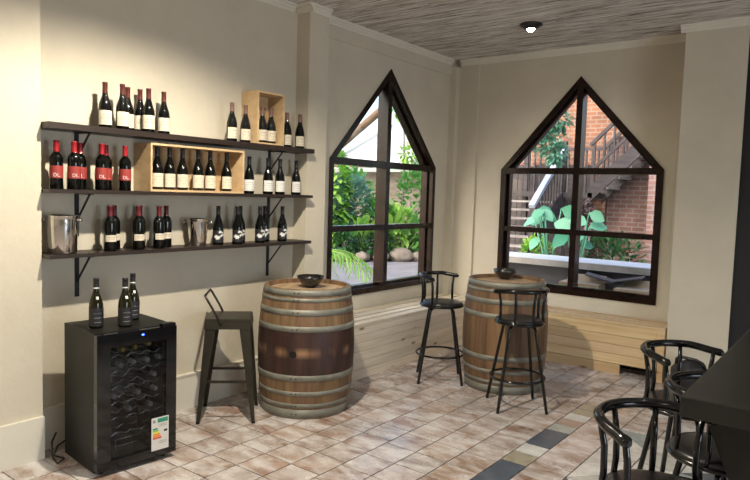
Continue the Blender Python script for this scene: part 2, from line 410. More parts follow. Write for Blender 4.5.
# baseboards
t = MB()
def skirt(mb, a, b, h=.262):
    mb.b2(a + (0,), b + (h,))
skirt(t, (.13, -9.5), (.155, -4.865)); skirt(t, (.0, -4.865), (.028, -2.66), .255); skirt(t, (.15, -2.66), (.175, -2.395), .255); skirt(t, (0, -2.66), (.175, -2.635), .255)
t.b2((.0, -4.865, .255), (.034, -2.66, .268))
tag(t.build('baseboard_left', M['skirt']), kind='structure')
# cornices
def cove(mb, p, q, nx, ny, h=.066, d=.05):
    p = Vector(p + (0,)); q = Vector(q + (0,)); nn = Vector((nx, ny, 0))
    for (z0, z1, dd) in ((ZC - h, ZC - h * .62, d * .35), (ZC - h * .62, ZC - h * .3, d * .65), (ZC - h * .3, ZC, d)):
        a = p; b_ = q + nn * dd; lo = (min(a.x, b_.x), min(a.y, b_.y), z0); hi = (max(a.x, b_.x), max(a.y, b_.y), z1)
        mb.b2(lo, hi)
t = MB()
cove(t, (.13, -9.5), (.13, -4.865), 1, 0); cove(t, (0, -4.86), (0, -2.69), 1, 0); cove(t, (.0, -2.635), (.20, -2.635), 0, -1); cove(t, (.15, -2.635), (.15, -2.40), 1, 0)
cove(t, (0.018, -2.33), (.018, -.12), 1, 0)
tag(t.build('trim_1', M['cornice']), kind='structure')
t = MB(); cove(t, (.11, -.025), (.34, -.025), 0, -1); cove(t, (.34, 0), (2.60, 0), 0, -1); cove(t, (2.56, -.36), (3.10, -.36), 0, -1)
tag(t.build('trim_2', M['cornice']), kind='structure')
# dark full height door beside the pillar
t = MB().b2((3.10, -.34, 0), (4.9, -.29, ZC)); t.b2((3.13, -.352, .06), (3.9, -.34, 1.5)); t.b2((3.13, -.352, 1.56), (3.9, -.34, 3.1))
tag(t.build('door_1', M['doordark']), kind='structure')
tag(MB().b2((4.9, -.34, 0), (8.0, -.2, ZC)).build('wall_right_of_door', M['wall']), kind='structure')

def window(name, mp, w0, w1):
    am = (w0 + w1) / 2
    fr_ = MB()
    def ring(o, wdt, n0, n1):
        # pentagonal ring: outer inset o, width wdt
        def pent(i):
            sl = math.atan2(ZAP - ZS, am - w0)
            # offset inward by i
            side = i; 
            zs = ZS - i * math.tan((PI / 2 - sl) / 2)
            return [(w0 + i, ZSILL + i), (w1 - i, ZSILL + i), (w1 - i, zs), (am, ZAP - i / math.cos(sl)), (w0 + i, zs)]
        P, Q = pent(o), pent(o + wdt)
        for j in range(5):
            k = (j + 1) % 5
            fr_.prism([P[j], P[k], Q[k], Q[j]], mp, n0, n1)
    ring(0, .055, -.15, .012); ring(.055, .028, -.12, -.05)
    fr_.prism([(am - .033, ZSILL + .05), (am + .033, ZSILL + .05), (am + .033, ZAP - .09), (am, ZAP - .06), (am - .033, ZAP - .09)], mp, -.125, .008)
    for z, hh in ((1.968, .033), (ZM, .028)):
        fr_.prism([(w0 + .05, z - hh), (w1 - .05, z - hh), (w1 - .05, z + hh), (w0 + .05, z + hh)], mp, -.09, .006)
    o = fr_.build(name, M['frame']); tag(o, kind='structure')
    g = MB(); n = -.085
    def q(*p): g.add([mp(a, z, n) for a, z in p], [list(range(len(p)))])
    e = .035
    for (x0, x1) in ((w0 + .07, am - e), (am + e, w1 - .07)):
        q((x0, ZSILL + .07), (x1, ZSILL + .07), (x1, ZM - e), (x0, ZM - e)); q((x0, ZM + e), (x1, ZM + e), (x1, 1.93), (x0, 1.93))
    q((w0 + .09, 2.005), (am - e, 2.005), (am - e, ZAP - .12)); q((am + e, 2.005), (w1 - .09, 2.005), (am + e, ZAP - .12))
    g.build('window_pane', M['glass'], o, fix=False)
    return o
window('window_1', mpA, A0, A1)
window('window_2', mpB, B0, B1)

# ------------------------------------------------------------------ ceiling lamp
t = thing('ceiling_downlight', 'small dark ceiling spotlight with a glowing bulb above the far corner', 'light', (1.45, -1.10, ZC))
MB().lathe([(0, 0), (.10, 0), (.105, -.012), (.07, -.03), (.055, -.05), (.05, -.02)], 24).build('lamp_housing', M['fixture'], t)
MB().lathe([(.0, -.070), (.018, -.066), (.033, -.052), (.036, -.035), (.02, -.02)], 16).build('bulb', M['bulb'], t)

# ------------------------------------------------------------------ shelves
def shelf(label, ztop, yend, th):
    t = thing('wall_shelf', label, 'shelf', (0, -3.75, ztop), 0, 'dark wall shelves holding the wine')
    b_ = MB(); y0, y1 = -4.862 + 3.75, -2.64 + 3.75
    b_.b2((.0, y0, -th), (.22, y1, 0)); b_.b2((.152, y1, -th), (.22, yend + 3.75, 0))
    b_.build('shelf_board', M['shelf'], t)
    for y in (-4.585, -2.935):
        k = MB(); yy = y + 3.75
        k.b2((0, yy - .014, -.30), (.006, yy + .014, -th)); k.b2((0, yy - .014, -th - .006), (.19, yy + .014, -th))
        k.tube([(.006, yy, -.20), (.16, yy, -th - .008)], .007, 6)
        k.lathe([(.014, -.285), (.014, -.27)], 8, (0, yy, 0)); k.box((.008, yy, -.275), (.008, .012, .012))
        k.build('shelf_bracket', M['bracket'], t)
shelf('top shelf board, dark wood, carrying the tall cream-labelled bottles and the upright crate', 2.028, -2.617, .036)
shelf('middle shelf board, dark wood, carrying the red-labelled bottles and the long crate', 1.636, -2.625, .024)
shelf('lowest shelf board, dark wood, carrying the two metal ice buckets', 1.246, -2.632, .024)

# crates (open boxes)
def crate(label, y0, y1, z0, z1, x1, th):
    t = thing('wooden_crate', label, 'crate', (.004, (y0 + y1) / 2, z0))
    w_ = (y1 - y0) / 2; h = z1 - z0
    MB().b2((0, -w_, 0), (x1, w_, th)).build('bottom_board', M['crate'], t)
    MB().b2((0, -w_, h - th), (x1, w_, h)).build('top_board', M['crate'], t)
    for s in (-1, 1): MB().b2((0, s * w_, th), (x1, s * (w_ - th), h - th)).build('side_board', M['crate'], t)
    MB().b2((0, -w_ + th, th), (.006, w_ - th, h - th)).build('back_board', M['crate'], t)
crate('upright open wine crate standing on the top shelf, two bottles inside', -3.242, -2.955, 2.028, 2.440, .190, .014)
crate('long low open wine crate on the middle shelf with six bottles inside', -4.185, -3.378, 1.636, 1.96, .20, .014)

# ------------------------------------------------------------------ bottles
def patch(r, z0, z1, a0, a1, n=12):
    vs = []; 
    for i in range(n + 1):
        a = a0 + (a1 - a0) * i / n
        vs += [(r * math.cos(a), r * math.sin(a), z0), (r * math.cos(a), r * math.sin(a), z1)]
    return vs, [(2 * i, 2 * i + 2, 2 * i + 3, 2 * i + 1) for i in range(n)]
BURG = [(0, 0), (.036, 0), (.0405, .006), (.0405, .12), (.038, .145), (.031, .172), (.021, .200), (.0155, .225), (.0145, .245), (.0145, .282), (.0162, .283), (.0162, .290), (0, .291)]
BORD = [(0, 0), (.034, 0), (.038, .006), (.038, .178), (.036, .193), (.028, .208), (.018, .220), (.0148, .235), (.0145, .280), (.016, .281), (.016, .288), (0, .289)]
def text_patch(txt, size, r, a_c, zc):
    cu = bpy.data.curves.new('t', 'FONT'); cu.body = txt; cu.size = size; cu.align_x = 'CENTER'; cu.align_y = 'CENTER'; cu.resolution_u = 2
    ob = bpy.data.objects.new('t', cu); C.objects.link(ob)
    me = bpy.data.meshes.new_from_object(ob.evaluated_get(bpy.context.evaluated_depsgraph_get()))
    vs = [(r * math.cos(a_c + v.co.x / r), r * math.sin(a_c + v.co.x / r), zc + v.co.y) for v in me.vertices]
    fs = [list(p.vertices) for p in me.polygons]
    bpy.data.objects.remove(ob); bpy.data.meshes.remove(me); bpy.data.curves.remove(cu)
    return vs, fs
def bottle(kind):
    prof = BORD if kind in ('red', 'bordeaux') else BURG
    g = MB().lathe(prof, 20)
    o = g.build('wine_bottle', M['oglass'] if kind == 'chardonnay' else M['bglass'])
    R_ = prof[3][0] + .0006
    def lab(z0, z1, mat, half=1.25, name='label'): 
        m_ = MB(); m_.add(*patch(R_, z0, z1, -half, half), sm=True); return m_.build(name, mat, o, fix=False)
    def cap(z0, mat, zt=.2915):
        m_ = MB(); m_.lathe([(.0172, z0), (.0162, z0 + .02), (.0162, .2812), (.0172, .2822), (.0172, zt), (0, zt + .0006)], 16)
        m_.build('capsule', mat, o)
    def lines(parent, mat, rows, r):
        m_ = MB()
        for z, h, wd in rows: m_.add(*patch(r, z, z + h, -wd, wd, 8), sm=True)
        m_.build('label_print', mat, parent, fix=False)
    if kind == 'cream': l = lab(.022, .112, M['cream']); cap(.222, M['maroon']); lines(l, M['ink'], [(.082, .004, .55), (.066, .0025, .7), (.060, .0015, .6), (.036, .0015, .5)], R_ + .0005)
    if kind == 'dusty': l = lab(.022, .105, M['cream']); cap(.225, M['pinkcap']); lines(l, M['ink'], [(.080, .004, .5), (.062, .002, .7), (.054, .0015, .6), (.034, .0015, .5)], R_ + .0005)
    if kind == 'crate':
        l = lab(.018, .110, M['cream']); cap(.228, M['blackcap']); lines(l, M['ink'], [(.085, .003, .5), (.066, .002, .7), (.045, .002, .4)], R_ + .0005)
        m_ = MB(); m_.box((.0325, -.006, .163), (.002, .004, .018), (.3, -.35, 0)); m_.box((.034, -.001, .156), (.002, .004, .014), (-.7, -.35, 0)); m_.build('neck_sticker', M['wink'], o)
    if kind == 'white': l = lab(.022, .110, M['white']); cap(.228, M['blackcap']); lines(l, M['ink'], [(.085, .003, .6), (.07, .002, .8), (.052, .002, .6), (.034, .002, .7)], R_ + .0005)
    if kind == 'red':
        l = lab(.066, .140, M['redlab'], 1.5); cap(.222, M['redcap'])
        m_ = MB(); m_.add(*text_patch('DL.', .030, R_ + .0006, -.02, .084)); m_.build('label_print', M['wink'], l, fix=False)
    if kind == 'bordeaux': l = lab(.062, .104, M['cream'], 1.0); cap(.225, M['winecap']); lines(l, M['ink'], [(.088, .003, .6), (.078, .002, .4)], R_ + .0005)
    if kind == 'floral':
        cap(.228, M['blackcap']); l = lab(.018, .11, M['blacklab'])
        m_ = MB(); rr = random.Random(5)
        for k in range(15):
            a = -.75 + 1.5 * k / 14 + rr.uniform(-.12, .12); z = .045 + .045 * (k / 14) + rr.uniform(-.018, .026); s = rr.uniform(.008, .015); n_ = 5
            ph = rr.uniform(0, 6); pts = []
            for j in range(10):
                q_ = s * (1 if j % 2 else .42); t_ = ph + j * PI / 5
                pts.append((a + q_ * math.cos(t_) / R_, z + q_ * math.sin(t_)))
            r2 = R_ + .0007
            m_.add([(r2 * math.cos(u), r2 * math.sin(u), v) for u, v in pts], [list(range(10))])
        m_.build('label_print', M['wink'], l, fix=False)
    if kind == 'chardonnay':
        cap(.236, M['blackcap']); l = lab(.012, .118, M['blacklab'], 1.5)
        m_ = MB().lathe([(.0176, .232), (.0168, .242)], 16); m_.build('neck_band', M['wink'], o)
        m_ = MB(); rr = random.Random(2); pts = []
        for k in range(9): pts.append((R_ + .001, -.55 + .14 * k, .086 + (.006 if k % 2 else -.003)))
        m_.tube([((R_ + .0008) * math.cos(a), (R_ + .0008) * math.sin(a), z) if False else ((r_) * math.cos(a), (r_) * math.sin(a), z) for r_, a, z in pts], .0011, 4)
        for z in (.060, .034): m_.add(*patch(R_ + .0006, z, z + .003, -.5, .5, 6))
        m_.build('label_print', M['sink'], l)
        m_ = MB(); m_.box((.030, .0, .178), (.002, .014, .018), (0, -.45, 0)); m_.build('neck_sticker', M['wink'], o)
    return o
protos = {}
rb = random.Random(8)
def put_bottle(kind, x, y, z, label, group):
    if kind not in protos: o = protos[kind] = bottle(kind)
    else: o = copy_tree(protos[kind])
    a = math.atan2(-6.6753 - y, 4.0266 - x)
    o.location = (x, y, z); o.rotation_euler = (0, 0, a * .55 + rb.uniform(-.12, .12))
    tag(o, label, 'bottle', group); return o
G1 = 'tall cream-labelled bottles at the left of the top shelf'
zt = 2.028
for x, y, l in ((.12, -4.46, 'leftmost brown-capped cream-labelled bottle on the top shelf, standing alone'),
                (.155, -4.361, 'brown-capped bottle second from left on the top shelf, in front of its neighbour'),
                (.075, -4.275, 'brown-capped bottle third from left on the top shelf, half behind the second'),
                (.065, -4.178, 'brown-capped bottle fourth from left on the top shelf, tucked behind the fifth'),
                (.15, -4.168, 'brown-capped bottle fifth from left on the top shelf, in front of the fourth'),
                (.12, -4.031, 'brown-capped bottle sixth from left on the top shelf, last before the long empty stretch')):
    put_bottle('cream', x, y, zt, l, G1)
G2 = 'dusty-capped bottles around the upright crate'
for x, y, l, dz in ((.14, -3.451, 'pink-capped bottle on the top shelf, two places left of the upright crate', 0),
                    (.13, -3.309, 'pink-capped bottle on the top shelf, directly left of the upright crate', 0),
                    (.11, -3.117, 'left bottle inside the upright crate on the top shelf', .0145),
                    (.11, -3.022, 'right bottle inside the upright crate on the top shelf', .0145),
                    (.10, -2.832, 'pink-capped bottle on the top shelf, directly right of the upright crate', 0),
                    (.11, -2.690, 'rightmost pink-capped bottle on the top shelf, nearest the window', 0)):
    put_bottle('dusty', x, y, zt + dz, l, G2)
G3 = 'red-labelled bottles on the middle shelf'
zt = 1.636
for x, y, l in ((.12, -4.771, 'leftmost red-labelled bottle on the middle shelf, standing alone beside the pilaster'),
                (.16, -4.682, 'front bottle of the left red-labelled pair on the middle shelf'),
                (.075, -4.60, 'rear bottle of the left red-labelled pair on the middle shelf'),
                (.16, -4.504, 'front bottle of the right red-labelled pair on the middle shelf'),
                (.07, -4.425, 'rear bottle of the right red-labelled pair, mostly hidden by its mate'),
                (.13, -4.326, 'rightmost red-labelled bottle, standing alone just left of the long crate')):
    put_bottle('red', x, y, zt, l, G3)
G4 = 'six bottles inside the long crate'
for (x, y), l in zip(((.13, -4.087), (.13, -3.988), (.13, -3.882), (.13, -3.748), (.13, -3.64), (.12, -3.48)),
                     ('first from left', 'second from left', 'third from left', 'third from right', 'second from right', 'rightmost, standing a little apart')):
    put_bottle('crate', x, y, zt + .0145, 'cream-labelled bottle in the long crate, ' + l, G4)
G5 = 'white-labelled bottles right of the long crate'
for x, y, l in ((.12, -3.255, 'white-labelled bottle on the middle shelf directly right of the long crate'),
                (.13, -3.064, 'white-labelled bottle on the middle shelf in front of the right bracket'),
                (.12, -2.921, 'white-labelled bottle on the middle shelf just right of the bracket'),
                (.10, -2.713, 'rightmost white-labelled bottle on the middle shelf')):
    put_bottle('white', x, y, zt, l, G5)
G6 = 'wine-red capped bottles on the lowest shelf'
zt = 1.246
for x, y, l in ((.16, -4.446, 'front bottle of the leftmost dark red capped pair on the lowest shelf'),
                (.07, -4.367, 'rear bottle of the leftmost dark red capped pair on the lowest shelf'),
                (.16, -4.245, 'front bottle of the middle dark red capped pair on the lowest shelf'),
                (.065, -4.175, 'rear bottle of the middle dark red capped pair, almost fully hidden'),
                (.15, -4.083, 'left front bottle of the third dark red capped pair, nearest the small bucket'),
                (.09, -3.985, 'right rear bottle of the third dark red capped pair, nearest the small bucket')):
    put_bottle('bordeaux', x, y, zt, l, G6)
G7 = 'dark bottles with white floral print on the lowest shelf'
for x, y, l in ((.12, -3.552, 'white-flower printed bottle standing alone right of the tapered ice bucket'),
                (.155, -3.393, 'front bottle of the left white-flower printed pair on the lowest shelf'),
                (.07, -3.295, 'rear bottle of the left white-flower printed pair on the lowest shelf'),
                (.145, -3.154, 'front bottle of the right white-flower printed pair on the lowest shelf'),
                (.07, -3.035, 'rear bottle of the right white-flower printed pair, beside the bracket'),
                (.12, -2.884, 'rightmost white-flower printed bottle, alone at the shelf end')):
    put_bottle('floral', x, y, zt, l, G7)
G8 = 'olive glass bottles on top of the wine cooler'
for x, y, l in ((.446, -4.70, 'olive glass bottle with black label, alone at the left of the cooler top'),
                (.530, -4.565, 'olive glass bottle with black label, front one of the central pair'),
                (.380, -4.422, 'olive glass bottle with black label, rear one of the two on the cooler top')):
    put_bottle('chardonnay', x, y, .8295, l, G8)

# ice buckets
def bucket(label, x, y, z, r0, r1, h):
    t = thing('ice_bucket', label, 'ice bucket', (x, y, z), -.9, 'metal ice buckets on the lowest shelf')
    MB().lathe([(0, 0), (r0 * .92, 0), (r0, .008), (r0 + (r1 - r0) * .9, h * .88), (r1, h - .01), (r1 + .006, h - .004), (r1 + .006, h), (r1 - .003, h), (r0 - .004, .01), (0, .01)], 36).build('bucket_body', M['steel'], t)
    for s in (-1, 1):
        k = MB(); k.tube([(0, s * (r1 - .002), h * .88), (0, s * (r1 + .012), h * .88)], .006, 10)
        k.tube([(0, s * (r1 + .008), h * .88), (0, s * (r1 + .013), h * .88), (0, s * (r1 + .025), h * .88), (0, s * (r1 + .030), h * .88)], [.006, .014, .014, .006], 12)
        k.build('knob_handle', M['steel'], t)
bucket('larger straight-sided polished metal ice bucket at the left end of the lowest shelf', .125, -4.738, 1.246, .083, .090, .232)
bucket('smaller tapered polished metal ice bucket in the middle of the lowest shelf', .125, -3.742, 1.246, .058, .080, .198)

# ------------------------------------------------------------------ wine cooler
RC = -.0974
ex = Vector((math.cos(RC), math.sin(RC), 0)); ey = Vector((-math.sin(RC), math.cos(RC), 0))
oc = Vector((.196, -4.7635, 0)) + ex * .2285 + ey * .2448
DX, DY, HZ = .457, .4896, .828
t = thing('wine_cooler', 'black wine cooler with a dark glass door and blue display light', 'wine cooler', oc, RC)
hx, hy = DX / 2, DY / 2
c_ = MB()
c_.b2((-hx, -hy, .02), (hx - .045, -hy + .03, HZ)); c_.b2((-hx, hy - .03, .02), (hx - .045, hy, HZ)); c_.b2((-hx, -hy + .03, HZ - .045), (hx - .045, hy - .03, HZ))
c_.b2((-hx, -hy + .03, .02), (hx - .045, hy - .03, .055)); c_.b2((-hx, -hy + .03, .055), (-hx + .02, hy - .03, HZ - .045))
c_.build('cabinet', M['coolerbody'], t)
l_ = MB(); l_.b2((-hx + .021, -hy + .031, .056), (-hx + .03, hy - .031, HZ - .046)); l_.b2((-hx + .03, -hy + .031, .056), (hx - .05, -hy + .036, HZ - .046)); l_.b2((-hx + .03, hy - .036, .056), (hx - .05, hy - .031, HZ - .046))
l_.b2((-hx + .03, -hy + .036, .056), (hx - .05, hy - .036, .062)); l_.build('inner_liner', M['liner'], t)
for sx_ in (-1, 1):
    for sy_ in (-1, 1):
        MB().lathe([(.016, 0), (.016, .021)], 12, (sx_ * (hx - .07), sy_ * (hy - .05), 0)).disc((sx_ * (hx - .07), sy_ * (hy - .05), 0), .016).build('foot', M['blackmetal'], t)
d_ = MB(); x0, x1 = hx - .043, hx
gl0, gl1, gz0, gz1 = -hy + .078, hy - .068, .085, .745
d_.b2((x0, -hy, .035), (x1, gl0, HZ - .003)); d_.b2((x0, gl1, .035), (x1, hy, HZ - .003)); d_.b2((x0, gl0, .035), (x1, gl1, gz0)); d_.b2((x0, gl0, gz1), (x1, gl1, HZ - .003))
door = d_.build('door', M['coolerdoor'], t)
MB().add([(x1 - .008, gl0, gz0), (x1 - .008, gl1, gz0), (x1 - .008, gl1, gz1), (x1 - .008, gl0, gz1)], [(0, 1, 2, 3)]).build('glass_pane', M['cglass'], door, fix=False)
MB().box((x1 - .02, hy - .05, HZ + .007), (.05, .085, .018), bev=.005).build('door_handle', M['blackmetal'], door)
MB().box((x1 + .001, -hy + .271, .797), (.003, .012, .008)).build('display_light', M['led'], door)
# energy label
el = MB(); X = x1 + .0008; ly0, ly1, lz0, lz1 = -hy + .327, -hy + .44, .072, .275
def q4(mb, y0, y1, z0, z1, mi, dx=0.0): mb.add([(X + dx, y0, z0), (X + dx, y1, z0), (X + dx, y1, z1), (X + dx, y0, z1)], [(0, 1, 2, 3)], mi)
q4(el, ly0, ly1, lz0, lz1, 0); q4(el, ly0 + .04, ly1 - .006, lz1 - .034, lz1 - .008, 1, .0004)
q4(el, ly0 + .010, ly0 + .026, lz1 - .032, lz1 - .014, 5, .0004)
for k, mi in enumerate((1, 6, 7, 3, 3, 4)):
    z = lz1 - .075 - k * .0115; e_ = ly0 + .038 + .005 * k
    el.add([(X + .0004, ly0 + .010, z), (X + .0004, e_, z), (X + .0004, e_ + .005, z + .005), (X + .0004, e_, z + .010), (X + .0004, ly0 + .010, z + .010)], [(0, 1, 2, 3, 4)], mi)
el.add([(X + .0004, ly1 - .034, lz1 - .089), (X + .0004, ly1 - .028, lz1 - .096), (X + .0004, ly1 - .010, lz1 - .096), (X + .0004, ly1 - .010, lz1 - .082), (X + .0004, ly1 - .028, lz1 - .082)], [(0, 1, 2, 3, 4)], 2)
for z in (.045, .055, .150, .160): q4(el, ly0 + .05, ly1 - .012, lz1 - z - .003, lz1 - z, 5, .0004)
el.build('energy_label', [M['white'], simple('label_green', (.02, .28, .16), .5), simple('label_black', (.01, .01, .01), .5), simple('label_orange', (.85, .30, .03), .5), simple('label_red', (.75, .06, .03), .5), M['ink'], simple('label_light_green', (.25, .55, .08), .5), simple('label_yellow', (.85, .75, .05), .5)], door, fix=False)
for zr in (.672, .578, .484, .393, .302, .208):
    r_ = MB()
    for xx in (hx - .075, hx - .19, hx - .31):
        r_.tube([(xx, -hy + .04 + (DY - .08) * i / 48, zr + .0085 * math.sin(i / 48 * 2 * PI * 4.5)) for i in range(49)], .0028, 5)
    for i in (0, 12, 24, 36, 48): r_.tube([(hx - .06, -hy + .04 + (DY - .08) * i / 48, zr), (-hx + .05, -hy + .04 + (DY - .08) * i / 48, zr)], .0022, 5)
    r_.build('wire_rack', M['wire'], t)
r_ = MB()
for yy in (-.10, 0, .10): r_.tube([(hx - .08, yy, .07), (hx - .08, yy, .17), (hx - .20, yy, .17)], .002, 5)
r_.tube([(hx - .08, -.17, .13), (hx - .08, .17, .13)], .002, 5); r_.tube([(hx - .08, -.17, .17), (hx - .08, .17, .17)], .002, 5); r_.build('wire_basket', M['wire'], t)
# bottles lying in the cooler, necks to the glass
M['gold'] = simple('gold_cap', (.55, .42, .08), .35, .6); M['greycap'] = simple('grey_cap', (.42, .42, .42), .4, .3)
lie = [(.181, .709, 'gold', 'gold-capped bottle lying on the top rack of the cooler, leftmost'), (.258, .713, 'gold', 'gold-capped bottle lying on the top rack of the cooler, middle'), (.343, .722, 'gold', 'gold-capped bottle lying on the top rack of the cooler, rightmost'),
       (.170, .617, 'grey', 'grey-capped bottle lying on the second cooler rack, leftmost'), (.245, .624, 'grey', 'grey-capped bottle lying on the second cooler rack, second from left'), (.334, .622, 'grey', 'grey-capped bottle lying on the second cooler rack, third from left'), (.415, .626, 'grey', 'grey-capped bottle lying on the second cooler rack, rightmost'),
       (.380, .527, 'grey', 'single grey-capped bottle lying on the third cooler rack'),
       (.131, .436, 'grey', 'grey-capped bottle lying on the fourth cooler rack, leftmost'), (.278, .434, 'grey', 'grey-capped bottle lying on the fourth cooler rack, middle'), (.385, .436, 'grey', 'grey-capped bottle lying on the fourth cooler rack, rightmost'),
       (.225, .346, 'grey', 'grey-capped bottle lying on the fifth cooler rack, left one'), (.355, .345, 'grey', 'grey-capped bottle lying on the fifth cooler rack, right one')]
pro = {}
for yl, zl, kd, lb in lie:
    if kd not in pro:
        g = MB().lathe([(0, 0), (.032, 0), (.0335, .006), (.0335, .17), (.030, .195), (.018, .215), (.0135, .235), (.0135, .285), (0, .286)], 16)
        o = g.build('lying_wine_bottle', M['bglass'])
        MB().lathe([(.0150, .245), (.0150, .288), (0, .289)], 16).build('capsule', M['gold' if kd == 'gold' else 'greycap'], o); pro[kd] = o
    else: o = copy_tree(pro[kd])
    P = Vector((.196, -4.7635, 0)) + ey * yl + ex * (.457 - .062 - .289) + Vector((0, 0, zl - .012 + .012))
    o.location = P; o.rotation_euler = (0, PI / 2, RC)
    tag(o, lb, 'bottle', 'bottles lying in the wine cooler')
# power cable behind the cooler
cb = MB().tube([(.19, -4.70, .12), (.16, -4.79, .06), (.20, -4.84, .012), (.30, -4.86, .010), (.26, -4.80, .012), (.20, -4.845, .03), (.17, -4.83, .10), (.12, -4.78, .13)], .006, 6)
tag(cb.build('power_cable', M['blackmetal']), 'black power cable looping on the floor behind the wine cooler', 'cable')

# ------------------------------------------------------------------ barrels
BH, RB, RH = .955, .372, .328
def br_(z): u = (z - BH / 2) / (BH / 2); return RB - (RB - RH) * (abs(u) ** 1.9)
def barrel(label, x, y, hoops, dark, rot):
    t = thing('wine_barrel', label, 'barrel', (x, y, 0), rot, 'upright wooden wine barrels')
    rr = random.Random(int(x * 1000)); n = 84
    cols = []
    for k in range(n):
        if k % 3 == 0: c = rr.uniform(.72, 1.2); cc_ = (c, c * rr.uniform(.93, 1.03), c * rr.uniform(.9, 1.05))
        cols.append(cc_)
    b_ = MB(); zs = [BH * i / 40 for i in range(41)]
    def seg(z0, z1, mi):
        b_.lathe([(br_(z0 + (z1 - z0) * i / 12), z0 + (z1 - z0) * i / 12) for i in range(13)], n, mi=mi, cols=cols)
    if dark: seg(0, dark[0], 0); seg(dark[0], dark[1], 1); seg(dark[1], BH, 0)
    else: seg(0, BH, 0)
    # chime (top rim) and inner edge down to the head
    b_.lathe([(br_(BH), BH), (br_(BH) - .026, BH), (br_(BH) - .030, BH - .032)], n, cols=cols, sm=False)
    b_.lathe([(br_(0), 0), (0, .0)], n, cols=cols, sm=False)
    b_.build('barrel_body', [M['stave'], M['winestain']], t, colattr=True)
    h = MB(); R0 = br_(BH) - .0285; nb = 7
    for k in range(nb):
        y0 = -R0 + 2 * R0 * k / nb; y1 = y0 + 2 * R0 / nb; c = rr.uniform(.85, 1.12)
        pts = []
        for j in range(7): yy = y0 + .001 + (y1 - y0 - .002) * j / 6; pts.append((math.sqrt(max(0, R0 * R0 - yy * yy)), yy))
        poly = pts + [(-a, bb) for a, bb in pts[::-1]]
        h.add([(a, bb, BH - .031) for a, bb in poly], [list(range(len(poly)))], 0, False, (c, c, c))
    h.build('barrel_head', M['head'], t, colattr=True, fix=False)
    for (z0, z1) in hoops:
        hp = MB(); e = .0035
        hp.lathe([(br_(z0), z0), (br_(z0) + e, z0 + .001), (br_(z1) + e, z1 - .001), (br_(z1), z1)], 72)
        zc = (z0 + z1) / 2
        for da in (-.05, .045):
            r2 = br_(zc) + e
            hp.tube([((r2 - .001) * math.cos(da), (r2 - .001) * math.sin(da), zc), ((r2 + .004) * math.cos(da), (r2 + .004) * math.sin(da), zc)], [.0065, .005], 8, 1)
        hp.box(((br_(zc) + e) * math.cos(.09), (br_(zc) + e) * math.sin(.09), zc), (.003, .004, z1 - z0 - .002), mi=0)
        hp.build('hoop', [M['hoop'], M['rivet']], t)
    if dark:
        a = -.02; zc = .490; r2 = br_(zc)
        s_ = MB(); s_.tube([((r2 - .004) * math.cos(a), (r2 - .004) * math.sin(a), zc), ((r2 + .0015) * math.cos(a), (r2 + .0015) * math.sin(a), zc)], .026, 20)
        s_.build('bung_hole', M['hole'], t)
    return t
HP = [(.908, .953), (.866, .893), (.768, .812), (.650, .692), (.288, .334), (.178, .212), (.086, .118), (.004, .072)]
barrel('left barrel beside the metal stool, with a dark wine-stained middle and bung hole', .6104, -3.076, HP, (.334, .650), math.radians(-46 - 14))
barrel('right barrel between the two low-back black stools, plain brown middle', 1.5059, -1.4711, HP, None, math.radians(-64 - 100))
def bowl(label, x, y):
    b_ = MB().lathe([(0, 0), (.042, 0), (.044, .006), (.072, .030), (.098, .062), (.108, .090), (.105, .090), (.092, .060), (.065, .034), (0, .016)], 32)
    tag(b_.build('serving_bowl', M['bowl'], loc=(x, y, BH - .0305)), label, 'bowl', 'black bowls on the barrel tops')
bowl('black glazed bowl on the left barrel, above the wine-stained band', .60, -3.035)
bowl('black glazed bowl on the right barrel, in front of the second window', 1.41, -1.32)

# ------------------------------------------------------------------ low back metal stool
t = thing('metal_stool', 'gunmetal square-seat metal stool with a low tubular back, left of the barrel', 'stool', (.345, -3.615, 0), math.radians(45))
s_ = MB(); s_.box((0, 0, .735), (.315, .315, .022), bev=.009)
for i in range(4):
    a = i * PI / 2; R3 = Euler((0, 0, a))
    vs = [Vector((-.158, -.158, .73)), Vector((.158, -.158, .73)), Vector((.164, -.164, .672)), Vector((-.164, -.164, .672))]
    M3 = R3.to_matrix(); s_.add([M3 @ v for v in vs], [(0, 1, 2, 3)])
s_.build('seat', M['gun'], t)
for i in range(4):
    M3 = Euler((0, 0, i * PI / 2)).to_matrix(); l_ = MB()
    def rg_(z, s, w_): # angle-section leg
        return [Vector((-s, -s, z)), Vector((-s + w_, -s, z)), Vector((-s + w_, -s + .004, z)), Vector((-s + .004, -s + .004, z)), Vector((-s + .004, -s + w_, z)), Vector((-s, -s + w_, z))]
    A_ = rg_(.735, .154, .080); B_ = rg_(.62, .161, .070); C_ = rg_(.012, .204, .024)
    vs = [M3 @ v for v in A_ + B_ + C_]
    fs = [[j, (j + 1) % 6, 6 + (j + 1) % 6, 6 + j] for j in range(6)] + [[6 + j, 6 + (j + 1) % 6, 12 + (j + 1) % 6, 12 + j] for j in range(6)]
    l_.add(vs, fs); lg = l_.build('leg', M['gun'], t)
    MB().box(M3 @ Vector((-.194, -.194, .007)), (.026, .026, .014), (0, 0, i * PI / 2), bev=.003).build('rubber_foot', M['blackmetal'], lg)
r_ = MB(); q_ = .178
for a, b_ in (((-q_, -q_), (q_, -q_)), ((q_, -q_), (q_, q_)), ((q_, q_), (-q_, q_)), ((-q_, q_), (-q_, -q_))):
    r_.box(((a[0] + b_[0]) / 2, (a[1] + b_[1]) / 2, .298), (abs(a[0] - b_[0]) + .01 if a[0] != b_[0] else .005, abs(a[1] - b_[1]) + .01 if a[1] != b_[1] else .005, .020))
r_.build('footrest', M['gun'], t)
